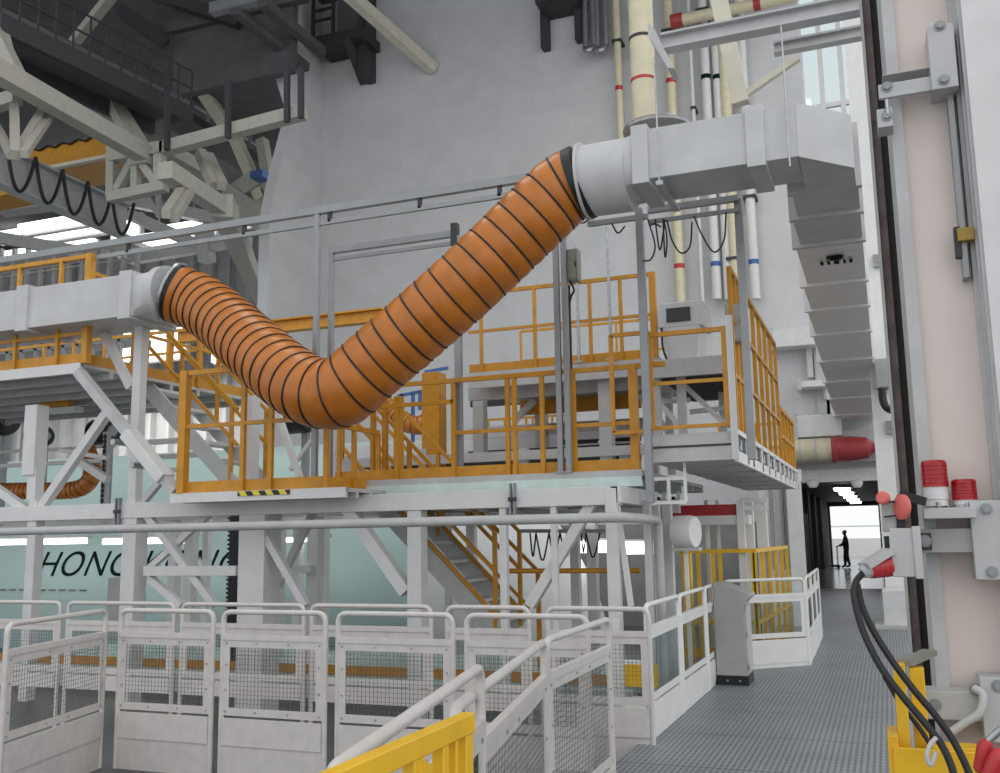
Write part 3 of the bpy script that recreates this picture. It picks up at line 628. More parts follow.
for k in range(9):
    f = k/9; MB().tube(seam([(xa+(xb-xa)*f, zz), (xa+(xb-xa)*(f+0.07), zz)]), 0.018, 5).build('panel_seam', 'grey', t)

# ------------------------------------------------------------------ white dock frame
DY = 9.2
t = thing('dock_frame', 'white steel dock frame of columns, beams and cross braces behind the fence', 'frame', (at(300, 500, Y=DY).x, DY, FZ))
def col(x, y0, y1, y, w, m='white', nm='column', d=None, parent=None):
    a, b = at(x, y0, Y=y), at(x, y1, Y=y); xm = at(x, (y0+y1)/2, Y=y).x
    lo = min(a.z, b.z) if y1 < 603 else FZ
    MB().box(xm-w/2, xm+w/2, y, y+(d or w), lo, max(a.z, b.z)).build(nm, m, parent or t, bevel=0.004)
def hbeam(xa, xb, y, Y, h, d, m='white', nm='beam', parent=None, yc=None):
    a, b = at(xa, 500, Y=Y), at(xb, 500, Y=Y); z = at(yc if yc is not None else (xa+xb)/2, y, Y=Y).z
    MB().box(a.x, b.x, Y, Y+d, z-h/2, z+h/2).build(nm, m, parent or t, bevel=0.004)
def brace(pa, pb, Y, w, m='white', nm='brace', parent=None, h=None):
    MB().bar(at(*pa, Y=Y+w/2), at(*pb, Y=Y+w/2), w, h or w, (0, 1, 0)).build(nm, m, parent or t)
ZT = at(610, 486, Y=DY).z
xcorner = at(613, 500, Y=DY).x
MB().box(-17, xcorner+0.05, DY, DY+0.2, ZT-0.18, ZT).build('beam', 'white', t, bevel=0.005)
for x, y1, w_ in ((251, 604, 0.34), (414, 604, 0.16)): col(x, 500, y1, DY+0.02, w_)
col(30, 500, 604, DY+0.02, 0.14); col(29, 405, 475, DY-0.004, 0.2); col(31, 470, 500, DY+0.02, 0.14)
col(612, 488, 604, DY-0.006, 0.115); col(503, 505, 604, DY+0.02, 0.075); col(554, 505, 604, DY+0.02, 0.06)
for x, y, w_ in ((312, 11.2, 0.17), (322, 12.2, 0.12), (172, 11.2, 0.13), (188, 12.0, 0.15), (205, 12.0, 0.1), (276, 11.6, 0.14), (296, 12.6, 0.12), (470, 12.4, 0.12), (447, 12.0, 0.08), (591, 13.2, 0.14), (574, 12.6, 0.12)):
    col(x, 500, 604, y, w_)
MB().box(-17, xcorner, 12.4, 12.55, ZT-0.2, ZT-0.02).build('beam', 'white', t); MB().box(-17, xcorner, 11.15, 11.28, ZT-0.16, ZT-0.02).build('beam', 'lgrey', t)
for x in (251, 414, 503):
    p = at(x, 500, Y=DY); MB().box(p.x-0.06, p.x+0.06, DY+0.2, 12.6, ZT-0.16, ZT-0.02).build('cross_beam', 'white', t)
hbeam(146, 237, 571, DY+0.012, 0.11, 0.1); hbeam(257, 311, 569, 11.1, 0.1, 0.1)
for pa, pb, y, w_ in (((148, 516), (215, 605), DY+0.03, 0.08), ((212, 512), (150, 568), DY+0.14, 0.07), ((150, 578), (182, 606), DY+0.05, 0.08), ((252, 512), (306, 606), DY+0.05, 0.08), ((314, 512), (268, 606), 10.0, 0.08), ((348, 508), (407, 592), DY+0.04, 0.13), ((594, 500), (530, 606), DY+0.05, 0.1), ((-10, 484), (30, 512), DY+0.03, 0.1), ((108, 412), (40, 510), DY+0.03, 0.1), ((70, 455), (108, 480), 10.6, 0.1), ((107, 458), (60, 450), 10.6, 0.06), ((170, 470), (145, 500), 10.0, 0.08)):
    brace(pa, pb, y, w_)
brace((615, 490), (631, 606), DY+0.06, 0.05)
for xa_, xb_, y_, Y_, h_ in ((-30, 100, 464, 11.6, 0.06), (40, 112, 448, 12.2, 0.05), (-30, 30, 452, 12.0, 0.05), (140, 190, 441, 11.0, 0.07), (140, 182, 404, 11.4, 0.08), (142, 200, 456, 11.9, 0.07), (148, 180, 470, 11.2, 0.06)): hbeam(xa_, xb_, y_, Y_, h_, h_)
xk = at(104, 470, Y=10.9).x; MB().box(xk-0.05, xk+0.05, 10.9, 10.96, ZT-0.1, at(102, 432, Y=10.9).z).build('chain_post', 'lgrey', t, bevel=0.003)
zz_ = []; z_ = ZT-0.1
while z_ < at(102, 434, Y=10.9).z: zz_ += [z_, z_+0.045, z_+0.047, z_+0.068]; z_ += 0.07
ch = MB(); ch.tube([(xk, 10.885, q) for q in zz_], 0.02, 6, [(0.024, 0.024, 0.01, 0.01)[i % 4] for i in range(len(zz_))])
ch.build('drive_chain', 'dark', t)
for x, w_ in ((247, 0.16), (332, 0.1)): col(x, 396, 500, 10.6, w_)
brace((275, 405), (300, 478), 10.5, 0.07); brace((290, 470), (312, 440), 10.9, 0.05)
# side bay along the walkway
MB().box(xcorner-0.02, xcorner+0.08, DY, 10.9, ZT-0.16, ZT).build('beam', 'white', t); p = at(649, 500, Y=10.2)
for x, y in ((648, 10.1), (657, 10.7), (668, 10.9)): col(x, 500, 604, y, 0.08 if x < 660 else 0.1)
brace((664, 500), (656, 606), 11.0, 0.05)
# column that carries the left duct, with its gusset arm
xm = at(136, 400, Y=DY).x
xm -= 0.03
MB().box(xm-0.06, xm+0.06, DY+0.02, DY+0.14, ZT-0.02, zbot).build('duct_column', 'white', t, bevel=0.004)
MB().box(xm-0.1, xm+0.1, DY+0.01, DY+0.22, FZ, ZT-0.02).build('column', 'white', t, bevel=0.004)
brace((97, 318), (131, 388), DY+0.1, 0.09)
hbeam(85, 140, 318, DY-0.1, 0.06, 0.4, nm='bracket')
# toothed rack standing in the frame
xk = at(230, 560, Y=10.6).x; rk = MB().box(xk-0.02, xk+0.14, 10.6, 10.75, FZ, 2.3)
for k in range(44): rk.box(xk-0.05, xk-0.02, 10.6, 10.72, FZ+0.02+k*0.056, FZ+0.05+k*0.056)
rk.build('gear_rack', 'black', t)['label'] = 'black toothed rack'
# grey pipe rail in front of the frame, turning back along the walkway
PYY = 8.6
zc = at(330, 524, Y=PYY).z; xc = at(621, 516, Y=PYY).x
t = thing('pipe_rail', 'long horizontal grey pipe in front of the white dock frame', 'pipe', (xc, PYY, zc-0.06))
pe = at(658, 519, X=xc).y
MB().tube(rounded([(-17, PYY, zc), (xc, PYY, zc), (xc, pe, zc), (xc, pe, FZ)], 0.1, 6), 0.046, 16).build('pipe_body', 'lgrey', t)
for x in (414, 251, 30):
    p = at(x, 520, Y=PYY); MB().box(p.x-0.025, p.x+0.025, PYY, DY+0.03, zc-0.025, zc+0.025).build('support_stub', 'lgrey', t)
# clip-on hook pieces hanging on the frame
for x, lab in ((512, 'small grey hook clip hanging on the beam near the middle stair'), (118, 'small grey hook clip hanging beside the left duct column')):
    p = at(x, 485, Y=DY-0.04); t = thing('hook_clip', lab, 'hook', (p.x, p.y, ZT-0.2))
    MB().box(p.x-0.03, p.x-0.015, DY-0.05, DY+0.01, ZT-0.25, ZT+0.06).build('strap', 'grey', t); MB().box(p.x+0.015, p.x+0.03, DY-0.05, DY+0.01, ZT-0.25, ZT+0.06).build('strap', 'grey', t)
    MB().box(p.x-0.04, p.x+0.04, DY-0.06, DY-0.02, ZT-0.12, ZT-0.08).build('buckle', 'dark', t)

# ------------------------------------------------------------------ platforms
def platform(name, label, x0_, x1_, y0_, y1_, z, th=0.14, m='lgrey', fascia='white', joists=4):
    t = thing(name, label, 'platform', ((x0_+x1_)/2, y0_, z-th))
    MB().box(x0_, x1_, y0_+0.03, y1_, z-0.04, z).build('deck_plate', m, t)
    MB().box(x0_, x1_, y0_, y0_+0.05, z-th, z+0.005).build('front_edge', fascia, t)
    for k in range(joists):
        y = y0_+(y1_-y0_)*(k+1)/joists-0.06; MB().box(x0_, x1_, y, y+0.06, z-th, z-0.04).build('joist', m, t)
    return t
def guard(label, p0, p1, h, posts, mids=(), kick=0.0, w=0.038, m='yellow', cat='railing', ext=0.0, name='guardrail', wide=()):
    p0, p1 = V(p0), V(p1); d = (p1-p0).normalized(); n = V((0, 0, 1)).cross(d)
    t = thing(name, label, cat, p0)
    up = V((0, 0, 1))
    MB().bar(p0-d*ext+up*h, p1+d*ext+up*h, w, w).build('top_rail', m, t)
    for q in mids: MB().bar(p0+up*q, p1+up*q, w*0.8, w*0.8).build('mid_rail', m, t)
    for i, f in enumerate(posts):
        c = p0.lerp(p1, f); ww = w*1.7 if i in wide else w*0.9
        MB().bar(c, c+up*(h+(w*0.52 if i in wide else -w*0.3)), ww, ww).build('post', m, t)
    if kick: MB().bar(p0+up*kick/2+n*0.02, p1+up*kick/2+n*0.02, 0.012, kick).build('toe_board', m, t)
    return t
def frac(xs, xa, xb, Y, y=450):
    A, B = at(xa, y, Y=Y).x, at(xb, y, Y=Y).x
    return [(at(x, y, Y=Y).x-A)/(B-A) for x in xs]
# small left access platform
SY = 8.75
zs = at(250, 491, Y=SY).z
p0, p1 = at(182, 490, Y=SY+0.04), at(327, 490, Y=SY+0.04); p0.z = p1.z = zs
platform('access_platform', 'small white access platform with a hazard stripe under the sagging orange duct', at(170, 492, Y=SY).x, at(345, 492, Y=SY).x, SY, 9.9, zs, 0.1)
hz = MB().box(at(238, 495, Y=SY).x, at(290, 495, Y=SY).x, SY-0.012, SY, zs-0.05, zs); hz.build('hazard_strip', 'hazard', bpy.data.objects['access_platform'])['label'] = 'black and yellow warning strip'
hgt_ = at(185, 373, Y=SY).z-zs
guard('yellow guardrail on the small platform under the sagging orange duct', p0, p1, hgt_, frac((182, 242, 270, 326), 182, 327, SY), (hgt_*0.55,), 0.13, 0.055, wide=(0,))
guard('yellow guardrail along the right end of the small left platform', p1, p1+V((0, 1.1, 0)), 0.68, (0.5, 1.0), (), 0.13, 0.05)
# upper left deck
UY = 8.95
zu = at(40, 367, Y=UY).z; xu = at(80, 362, Y=UY).x
platform('upper_left_deck', 'upper white deck at the left edge carrying a yellow railing', -17, xu, UY, 12.3, zu, 0.12, joists=6)
hu = at(60, 259, Y=UY).z-zu
guard('yellow railing on the upper left deck below and above the duct', (-17, UY+0.05, zu), (xu, UY+0.05, zu), hu, [(-17-at(x, 350, Y=UY).x)/(-17-xu) for x in (-60, 12, 54, 83)], (hu*0.28, hu*0.55), 0.14, 0.05, wide=(3,))
guard('yellow railing at the far side of the upper left deck', (-17, 12.2, zu), (xu, 12.2, zu), 1.15, [0.2, 0.35, 0.5, 0.58, 0.66, 0.74, 0.82, 0.9, 1.0], (0.4, 0.8), 0.14, 0.045)
guard('short yellow railing along the right end of the upper left deck', (xu, UY+0.1, zu), (xu, 12.2, zu), 1.15, (0.33, 0.66), (0.55,), 0.14, 0.045)
yl = bpy.data.objects['upper_left_deck']; a, b = at(38, 406, Y=10.8), at(68, 408, Y=10.8)
MB().box(a.x, b.x, 10.8, 10.9, a.z-0.04, a.z+0.07).build('yellow_beam', 'yellow', yl); MB().box(a.x-0.2, b.x+0.15, 10.78, 10.95, a.z-0.12, a.z-0.05).build('light_beam', 'white', yl)
for x in (52, 66): p = at(x, 400, Y=10.85); MB().box(p.x-0.02, p.x+0.02, 10.84, 10.88, a.z, zu-0.1).build('hanger', 'lgrey', yl)
# telescopic strut from the deck edge down to the small platform
a, b = at(79, 372, Y=UY-0.12), at(176, 492, Y=UY-0.12)
t = thing('telescopic_strut', 'grey telescopic strut slanting from the upper left deck to the small platform', 'strut', b)
MB().bar(a, b, 0.1, 0.12, (0, 1, 0)).build('inner_beam', 'lgrey', t)
q0_, q1_ = a.lerp(b, 0.53), a.lerp(b, 0.9)
MB().bar(q0_, q1_, 0.14, 0.2, (0, 1, 0)).build('sleeve', 'white', t, bevel=0.01)
for f in (0.53, 0.72):
    q = a.lerp(b, f); MB().cyl(q+V((-0.1, -0.14, -0.1)), q+V((-0.1, 0.1, -0.1)), 0.035, 12).build('pin', 'galv', t)
# stairs
def stair(label, top, bot, width, n, rails, m='lgrey', posts=(0.05, 0.5, 0.95), railm='yellow', sides=(0, 1)):
    top, bot = V(top), V(bot); t = thing('staircase', label, 'staircase', bot)
    for k in (0, 1): MB().bar(top+V((0, width*k, 0)), bot+V((0, width*k, 0)), 0.04, 0.2).build('stringer', m, t)
    for i in range(n):
        c = top.lerp(bot, (i+0.5)/n); MB().box(c.x-0.13, c.x+0.13, c.y+0.02, c.y+width-0.02, c.z-0.02, c.z+0.02).build('tread', 'white', t)
    for k in sides:
        o_ = V((0, width*k, 0)); hr = MB()
        for h in rails: hr.bar(top+o_+V((0, 0, h)), bot+o_+V((0, 0, h)), 0.04, 0.04)
        hr.build('handrail', railm, t)
        for f in posts:
            c = top.lerp(bot, f)+o_; MB().bar(c, c+V((0, 0, max(rails))), 0.045).build('post', railm, t)
    return t
a, b = at(128, 365, Y=10.3), at(236, 488, Y=10.3)
stair('grey stair with yellow handrails between the upper left deck and the small platform', a, b, 0.75, 7, (0.55, 1.0))
a, b = at(342, 462, Y=10.3), at(496, 632, Y=10.3)
stair('grey stair with three yellow slanting rails under the middle platform', a, b, 0.8, 9, (0.18, 0.66, 1.1), posts=(0.0, 0.46, 1.0))
t = thing('slanted_handrail', 'yellow slanted handrail with a post ending before the white aircraft nose', 'railing', at(538, 606, Y=11.6))
MB().tube([at(462, 494, Y=11.6), at(538, 571, Y=11.6)], 0.025, 8).build('upper_rail', 'yellow', t); MB().tube([at(470, 546, Y=11.6), at(530, 608, Y=11.6)], 0.022, 8).build('lower_rail', 'yellow', t)
p = at(538, 571, Y=11.6); MB().box(p.x-0.025, p.x+0.025, 11.575, 11.625, FZ, p.z).build('post', 'yellow', t)
# middle platform
MY = 9.8
zm = at(560, 474, Y=MY).z; xm0, xm1 = at(330, 480, Y=MY).x, at(645, 470, Y=MY).x
platform('middle_platform', 'long middle platform with a pale green lower edge', xm0, xm1, MY-0.15, 13.2, zm, 0.1, fascia='lgrey', joists=5)
MB().box(xm0, xm1, MY-0.16, MY-0.1, at(500, 486, Y=MY-0.16).z-0.05, at(500, 486, Y=MY-0.16).z+0.05).build('lit_edge', 'mint', bpy.data.objects['middle_platform'])  # pale mint colour carries the fluorescent light falling on the deck edge
p0, p1 = V((at(454, 478, Y=MY).x, MY, zm)), V((xm1-0.05, MY, zm))
hm = at(638, 366, Y=MY).z-zm
G = guard('yellow guardrail along the front of the middle platform', p0, p1, hm, frac((454, 509, 516, 544, 576, 637), 454, 641, MY), (hm*0.46,), 0.13, 0.05, wide=(5,), ext=0.3)
guard('yellow front railing at the left half of the middle platform by the stair head', (at(335, 480, Y=MY).x, MY, zm), (p0.x, MY, zm), 0.85, frac((339, 397, 454), 335, 454, MY), (), 0.13, 0.045)
MB().bar((p0.x-1.0, MY, zm+hm), (p0.x, MY, zm+hm), 0.045).build('top_rail', 'yellow', G)
t = thing('rail_gate', 'small yellow gate frame hanging on the right end of the middle guardrail', 'gate', at(630, 432, Y=MY-0.12))
gx0, gx1, gz0, gz1 = at(612, 380, Y=MY-0.12).x, at(651, 380, Y=MY-0.12).x, at(630, 432, Y=MY-0.12).z, at(630, 334, Y=MY-0.12).z
for q in (((gx0, gz0), (gx0, gz1)), ((gx1, gz0), (gx1, gz1)), ((gx0, gz1), (gx1, gz1)), ((gx0, gz0), (gx1, gz0))):
    MB().bar((q[0][0], MY-0.12, q[0][1]), (q[1][0], MY-0.12, q[1][1]), 0.04).build('frame_bar', 'yellow', t)
for x, y0, y1, w_, lab in ((430, 372, 452, 0.25, 'thick yellow post behind the middle guardrail under the orange duct'), (372, 405, 494, 0.05, 'thin yellow post at the stair head, left of three'), (384, 400, 494, 0.06, 'thin yellow post at the stair head, second of three'), (397, 396, 494, 0.09, 'sturdy yellow post at the stair head, right of three')):
    Yq = 11.67 if x == 430 else 9.95
    p = at(x, y0, Y=Yq); m = MB().box(p.x-w_/2, p.x+w_/2, Yq, Yq+w_, zm, p.z); tag(m.build('yellow_post', 'yellow', bevel=0.005), lab, 'post')
# upper platform with its supports
HYY = 11.5
zh = at(560, 366, Y=HYY).z; xh0, xh1 = at(468, 372, Y=HYY).x, at(660, 360, Y=HYY).x
t = platform('upper_platform', 'upper grey platform on columns above the middle guardrail', xh0, xh1, HYY, 13.6, zh, 0.2, fascia='lgrey', joists=4)
for x, y in ((478, 12.63), (605, 12.63), (605, 11.64), (650, 13.2), (540, 13.3)):
    p = at(x, 420, Y=y); MB().box(p.x-0.08, p.x+0.08, y, y+0.16, zm, zh-0.1).build('column', 'lgrey', t)
for y, Y, h, m_, xa, xb in ((388, 11.9, 0.16, 'lgrey', 468, 655), (404, 13.0, 0.2, 'yellow', 520, 640), (398, 13.3, 0.14, 'dark', 470, 600), (430, 13.4, 0.12, 'white', 468, 645)):
    a, b = at(xa, y, Y=Y), at(xb, y, Y=Y); MB().box(a.x, b.x, Y, Y+0.1, (a.z+b.z)/2-h/2, (a.z+b.z)/2+h/2).build('beam', m_, t)
for pa, pb, y in (((640, 395), (668, 432), 12.6), ((535, 400), (515, 420), 12.8), ((600, 440), (640, 470), 12.0)): MB().bar(at(*pa, Y=y), at(*pb, Y=y), 0.08).build('brace', 'white', t)
p0, p1 = V((xh0, HYY+0.03, zh)), V((at(655, 362, Y=HYY).x, HYY+0.03, zh)); hh = at(585, 281, Y=HYY).z-zh
guard('yellow guardrail along the upper platform below the grey overhead duct', p0, p1, hh, frac((481, 535, 591, 622, 655), 468, 655, HYY), (hh*0.52,), 0.12, 0.045, wide=(4,))
guard('yellow guardrail along the back of the upper platform', p0+V((0, 2.0, 0)), p1+V((0, 2.0, 0)), 0.95, (0, 0.3, 0.6, 1.0), (0.5,), 0.0, 0.035)
# lower dock beams seen behind the middle guardrail
t = thing('inner_dock', 'long grey inner frame seen through the middle guardrail', 'frame', at(480, 470, Y=13.6))
for y, Y, h, m_, xa, xb in ((457, 11.6, 0.12, 'lgrey', 335, 650), (472, 12.0, 0.22, 'lgrey', 335, 640), (445, 13.9, 0.2, 'white', 340, 640), (440, 13.3, 0.07, 'dark', 560, 640), (464, 11.9, 0.07, 'dark', 335, 640), (425, 13.5, 0.06, 'lgrey', 468, 645), (450, 13.2, 0.08, 'dark', 468, 640), (434, 12.9, 0.1, 'white', 575, 645)):  # the dark strips stand in for shaded gaps between the beams
    a, b = at(xa, y, Y=Y), at(xb, y, Y=Y); MB().box(a.x, b.x, Y, Y+0.1, (a.z+b.z)/2-h/2, (a.z+b.z)/2+h/2).build('beam', m_, t)
for x in (422, 523, 624): p = at(x, 460, Y=11.65); MB().box(p.x-0.06, p.x+0.06, 11.65, 11.75, zm, p.z+0.15).build('stub_post', 'lgrey', t)
a, b = at(480, 442, Y=14.5), at(566, 440, Y=14.5)
guard('low yellow railing with thin posts far behind the middle guardrail', (a.x, 14.5, a.z), (b.x, 14.5, a.z), 0.35, (0, 0.1, 0.3, 0.42, 0.55, 0.63, 0.85, 1), (0.12,), 0, 0.035)
# yellow crane beam behind
a, b = at(178, 340, Y=15), at(384, 312, Y=15); z = at(300, 324, Y=15).z
m = MB().ibeam((a.x, 15, z), (b.x, 15, z), 0.2, 0.24, 0.03); tag(m.build('yellow_beam', 'yellow'), 'long yellow horizontal beam behind the sagging orange duct', 'beam')

# ------------------------------------------------------------------ right end platform over the walkway
EX, EY0, EY1 = -1.3, 9.66, 16.8
ze0, ze1 = at(737, 458.7, X=EX).z, at(737, 431, X=EX).z
ex0 = at(652, 450, Y=EY0).x
t = thing('end_platform', 'grey end platform overhanging the walkway with a white lettered edge', 'platform', (EX, EY0, ze0))
MB().box(ex0, EX-0.02, EY0+0.04, EY1, ze0, ze0+0.06).build('deck_plate', 'lgrey', t)
MB().box(ex0, EX-0.04, EY0, EY0+0.04, ze0, ze1-0.1).build('front_edge', 'lgrey', t); MB().box(ex0, EX-0.04, EY0+0.05, EY0+0.12, ze1-0.12, ze1).build('front_beam', 'lgrey', t); MB().box(ex0, EX-0.04, EY0-0.01, EY0+0.01, (ze0+ze1)/2, (ze0+ze1)/2+0.02).build('front_groove', 'dark', t)
for k in range(6): y = EY0+0.8+k*1.15; MB().box(ex0, EX-0.03, y, y+0.06, ze0-0.012, ze0+0.01).build('joist', 'lgrey', t)
# white edge along the walkway, dark openings between its uprights
e = MB().box(EX-0.03, EX, EY0, EY1, ze0-0.02, ze0+0.09).box(EX-0.03, EX, EY0, EY1, ze1-0.02, ze1+0.03)
yy = [EY0, 10.45, 10.9, 11.75, 12.45, 13.15, 13.85, 14.5, 15.1, 15.7, 16.3, EY1-0.1]
for y in yy: e.box(EX-0.03, EX, y, y+0.1, ze0, ze1)
e.build('side_edge', 'fence2', t)
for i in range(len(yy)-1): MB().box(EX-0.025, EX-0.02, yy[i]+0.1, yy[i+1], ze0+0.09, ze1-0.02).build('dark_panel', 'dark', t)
lm = MB()
for i in range(len(yy)-1):
    y = (yy[i]+yy[i+1])/2+0.06; lm.box(EX-0.02, EX-0.015, y-0.09, y+0.04, ze0+0.12, ze0+0.16).box(EX-0.02, EX-0.015, y-0.02, y+0.03, ze0+0.14, ze1-0.06)
lm.build('printed_mark', 'fence2', t)
MB().box(EX-0.05, EX+0.01, EY0-0.02, EY0+0.05, ze0, at(735, 322, X=EX).z).build('corner_post', 'white', t)
for pa, pb in (((742, 540), (742, 500)),): pass
yb_ = EY0+0.04
zt_ = at(690, 329, Y=EY0).z; zmid = at(690, 379, Y=EY0).z; zlow = at(690, 426, Y=EY0).z
xr_ = at(727, 380, Y=EY0).x
guard('yellow front railing on the end platform left of its white corner post', (ex0, yb_, zlow-0.02), (xr_, yb_, zlow-0.02), zt_-zlow, (0.02, 1.0), (0.02, zmid-zlow), 0, 0.045, wide=(1,))
zr = at(747, 297, X=EX).z
guard('tall yellow railing along the walkway side of the end platform', (EX-0.05, 10.1, ze1), (EX-0.05, 14.6, ze1), 1.75, [0, 0.07, 0.13, 0.28, 0.42, 0.56, 0.7, 0.85, 1.0], (0.62, 1.2), 0.12, 0.05)
guard('lower yellow railing at the far end of the end platform', (EX-0.05, 14.7, ze1), (EX-0.05, EY1, ze1), 0.82, [0, 0.25, 0.5, 0.75, 1.0], (0.42,), 0.12, 0.06)
guard('yellow railing across the far end of the end platform', (ex0-0.4, EY1, ze1), (EX-0.05, EY1, ze1), 0.82, [0, 0.5], (0.42,), 0.12, 0.05)
# inner tier with grating under the machine
t = thing('inner_tier', 'grey grated tier under the white hopper machine', 'platform', at(690, 372, Y=10.8))
a, b = at(648, 365, Y=10.7), at(724, 362, Y=10.7)
MB().box(a.x, b.x, 10.7, 13.5, a.z-0.05, a.z).build('deck_plate', 'lgrey', t)
for k in range(24): x = a.x+(b.x-a.x)*(k+0.5)/24; MB().box(x-0.008, x+0.008, 10.75, 13.4, a.z-0.09, a.z-0.05).build('grating_bar', 'dark', t)
MB().box(a.x, b.x, 10.66, 10.72, a.z-0.16, a.z+0.04).build('front_edge', 'lgrey', t)
for x, y in ((681, 10.9), (656, 10.75), (722, 12.6), (668, 12.6)):
    p = at(x, 400, Y=y); MB().box(p.x-0.045, p.x+0.045, y, y+0.09, ze0+0.06, a.z-0.05).build('column', 'lgrey', t)
for pa, pb, y in (((652, 395), (682, 428), 11.4), ((684, 385), (726, 425), 11.6), ((652, 402), (690, 400), 12.4), ((690, 412), (728, 408), 12.6)): MB().bar(at(*pa, Y=y), at(*pb, Y=y), 0.06).build('brace', 'white', t)
# white machine with hopper
MYY = 11.2
zb0 = a.z
t = thing('hopper_machine', 'white hopper machine with a dark vent standing behind the yellow railing', 'machine', at(682, 360, Y=MYY))
l, r_ = at(657, 310, Y=MYY).x, at(694, 310, Y=MYY).x
z1, z2, z3 = at(675, 327, Y=MYY).z, at(675, 302, Y=MYY).z, at(675, 333, Y=MYY).z
MB().box(l, r_+0.1, MYY, MYY+0.6, z1, z2).build('upper_body', 'duct', t, bevel=0.01)
MB().box(at(666, 310, Y=MYY-0.01).x, at(690, 310, Y=MYY-0.01).x, MYY-0.012, MYY+0.01, at(675, 322, Y=MYY).z, at(675, 308, Y=MYY).z).build('vent_opening', 'dark', t)
hp = MB(); xa, xb = at(661, 345, Y=MYY).x, at(700, 345, Y=MYY).x; cx = (xa+xb)/2
hp.add([(xa, MYY, z1), (xb, MYY, z1), (xb, MYY+0.6, z1), (xa, MYY+0.6, z1), (cx-0.16, MYY+0.15, zb0), (cx+0.14, MYY+0.15, zb0), (cx+0.14, MYY+0.45, zb0), (cx-0.16, MYY+0.45, zb0)], [(0, 1, 2, 3), (7, 6, 5, 4), (0, 4, 5, 1), (1, 5, 6, 2), (2, 6, 7, 3), (3, 7, 4, 0)]); hp.build('hopper', 'white', t)
MB().tube(bez([(l+0.05, MYY-0.02, z1), (l+0.06, MYY-0.03, (z1+zb0)/2), (l+0.15, MYY-0.03, zb0+0.05), (l+0.3, MYY, zb0+0.03)]), 0.013, 8).build('hose', 'black', t)

# ------------------------------------------------------------------ festoon rails, poles and hanging cables
FYY = 9.05
zf = at(318, 211, Y=FYY).z
t = thing('festoon_rail', 'long grey double rail running behind the top of the orange duct', 'rail', (at(318, 211, Y=FYY).x, FYY, zf))
xr0 = at(585, 170, Y=FYY).x
MB().bar((-30, FYY, zf), (xr0, FYY, zf), 0.07, 0.08).build('upper_rail', 'grey', t); MB().bar((-30, FYY, zf-0.15), (xr0, FYY, zf-0.15), 0.04, 0.05).build('lower_rail', 'grey', t)
for x in (130, 245, 330, 420, 500): p = at(x, 210, Y=FYY); MB().box(p.x-0.02, p.x+0.02, FYY-0.02, FYY+0.02, zf-0.15, zf).build('rail_clip', 'dark', t)
def pole(label, x, ytop, Y, zbase, w, m='grey', twin=False, yref=None, base=True):
    p = at(x, ytop, Y=Y); q = at(x, yref or ytop, Y=Y); xm_ = q.x
    t = thing('support_pole', label, 'pole', (xm_, Y, zbase)); d = w*0.75 if twin else 0
    for k in ((-1, 1) if twin else (0,)):
        MB().box(xm_+k*d-w/2, xm_+k*d+w/2, Y-w/2, Y+w/2, zbase, p.z).build('pole_body', m, t, bevel=0.004)
    if base: MB().box(xm_-w*1.6, xm_+w*1.6, Y-w*1.2, Y+w*1.2, zbase, zbase+0.015).build('base_plate', m, t)
    return t
pole('tall grey pole holding the long double rail near the white wall corner', 318, 206, FYY, ZT, 0.06)
pole('grey pole at the left end of the short double rail', 332, 248, 9.9, zm, 0.06)
a, b = at(331, 251, Y=9.9), at(455, 236, Y=9.9)
t = thing('festoon_rail', 'short grey double rail left of the orange duct below the long one', 'rail', a)
MB().bar(a, (b.x, 9.9, a.z), 0.07, 0.07).build('upper_rail', 'grey', t); MB().bar((a.x, 9.9, a.z-0.11), (b.x, 9.9, a.z-0.11), 0.035, 0.04).build('lower_rail', 'grey', t)
MB().box(b.x-0.04, b.x+0.04, 9.86, 9.94, a.z-0.14, a.z+0.12).build('end_stop', 'dark', t)
pole('grey pole behind the lower side of the orange duct beside the thick yellow post', 459, 236, 9.9, zm, 0.075, yref=400)
P3 = pole('twin grey pole with a dark back standing in front of the upper platform', 563, 225, 9.7, zm, 0.06, twin=True, yref=380)
pole('slim dark pole just right of the twin grey pole', 571, 285, 9.85, zm, 0.035, 'dark', yref=380)
pole('grey pole at the right end of the middle guardrail', 645, 208, 9.5, at(648, 503, Y=9.5).z, 0.075, yref=360, base=False)
pole('grey pole at the corner of the end platform', 745, 198, 9.55, ze0-0.02, 0.075, yref=330, base=False)
pole('slim grey chain post on the upper platform right of the control box', 578, 246, 11.4, zh, 0.035, 'galv', yref=320)
pole('slim grey chain post in the middle of the upper platform guardrail', 610, 226, 11.4, zh, 0.035, 'galv', yref=320)
a, b = at(648, 211, Y=9.5), at(738, 198, Y=9.5); zq = (a.z+b.z)/2
t = thing('cable_rack', 'grey double rail frame with hanging cable loops between the two right poles', 'frame', (a.x, 9.5, zq))
MB().bar((a.x, 9.5, zq), (b.x, 9.5, zq), 0.06, 0.06).build('upper_rail', 'grey', t); MB().bar((a.x, 9.5, zq-0.12), (b.x, 9.5, zq-0.12), 0.035, 0.04).build('lower_rail', 'grey', t)
MB().bar((at(588, 220, Y=9.5).x, 9.5, zq-0.06), (a.x, 9.5, zq-0.06), 0.05).build('side_rail', 'grey', t)
def loop(t, pts, Y, r=0.009): MB().tube(bez([at(x, y, Y=Y) for x, y in pts], 8), r, 6).build('cable_loop', 'black', t)
loop(t, ((667, 220), (672, 240), (681, 253), (690, 246), (692, 222)), 9.46); loop(t, ((694, 216), (702, 235), (714, 252), (724, 240), (726, 212)), 9.46)
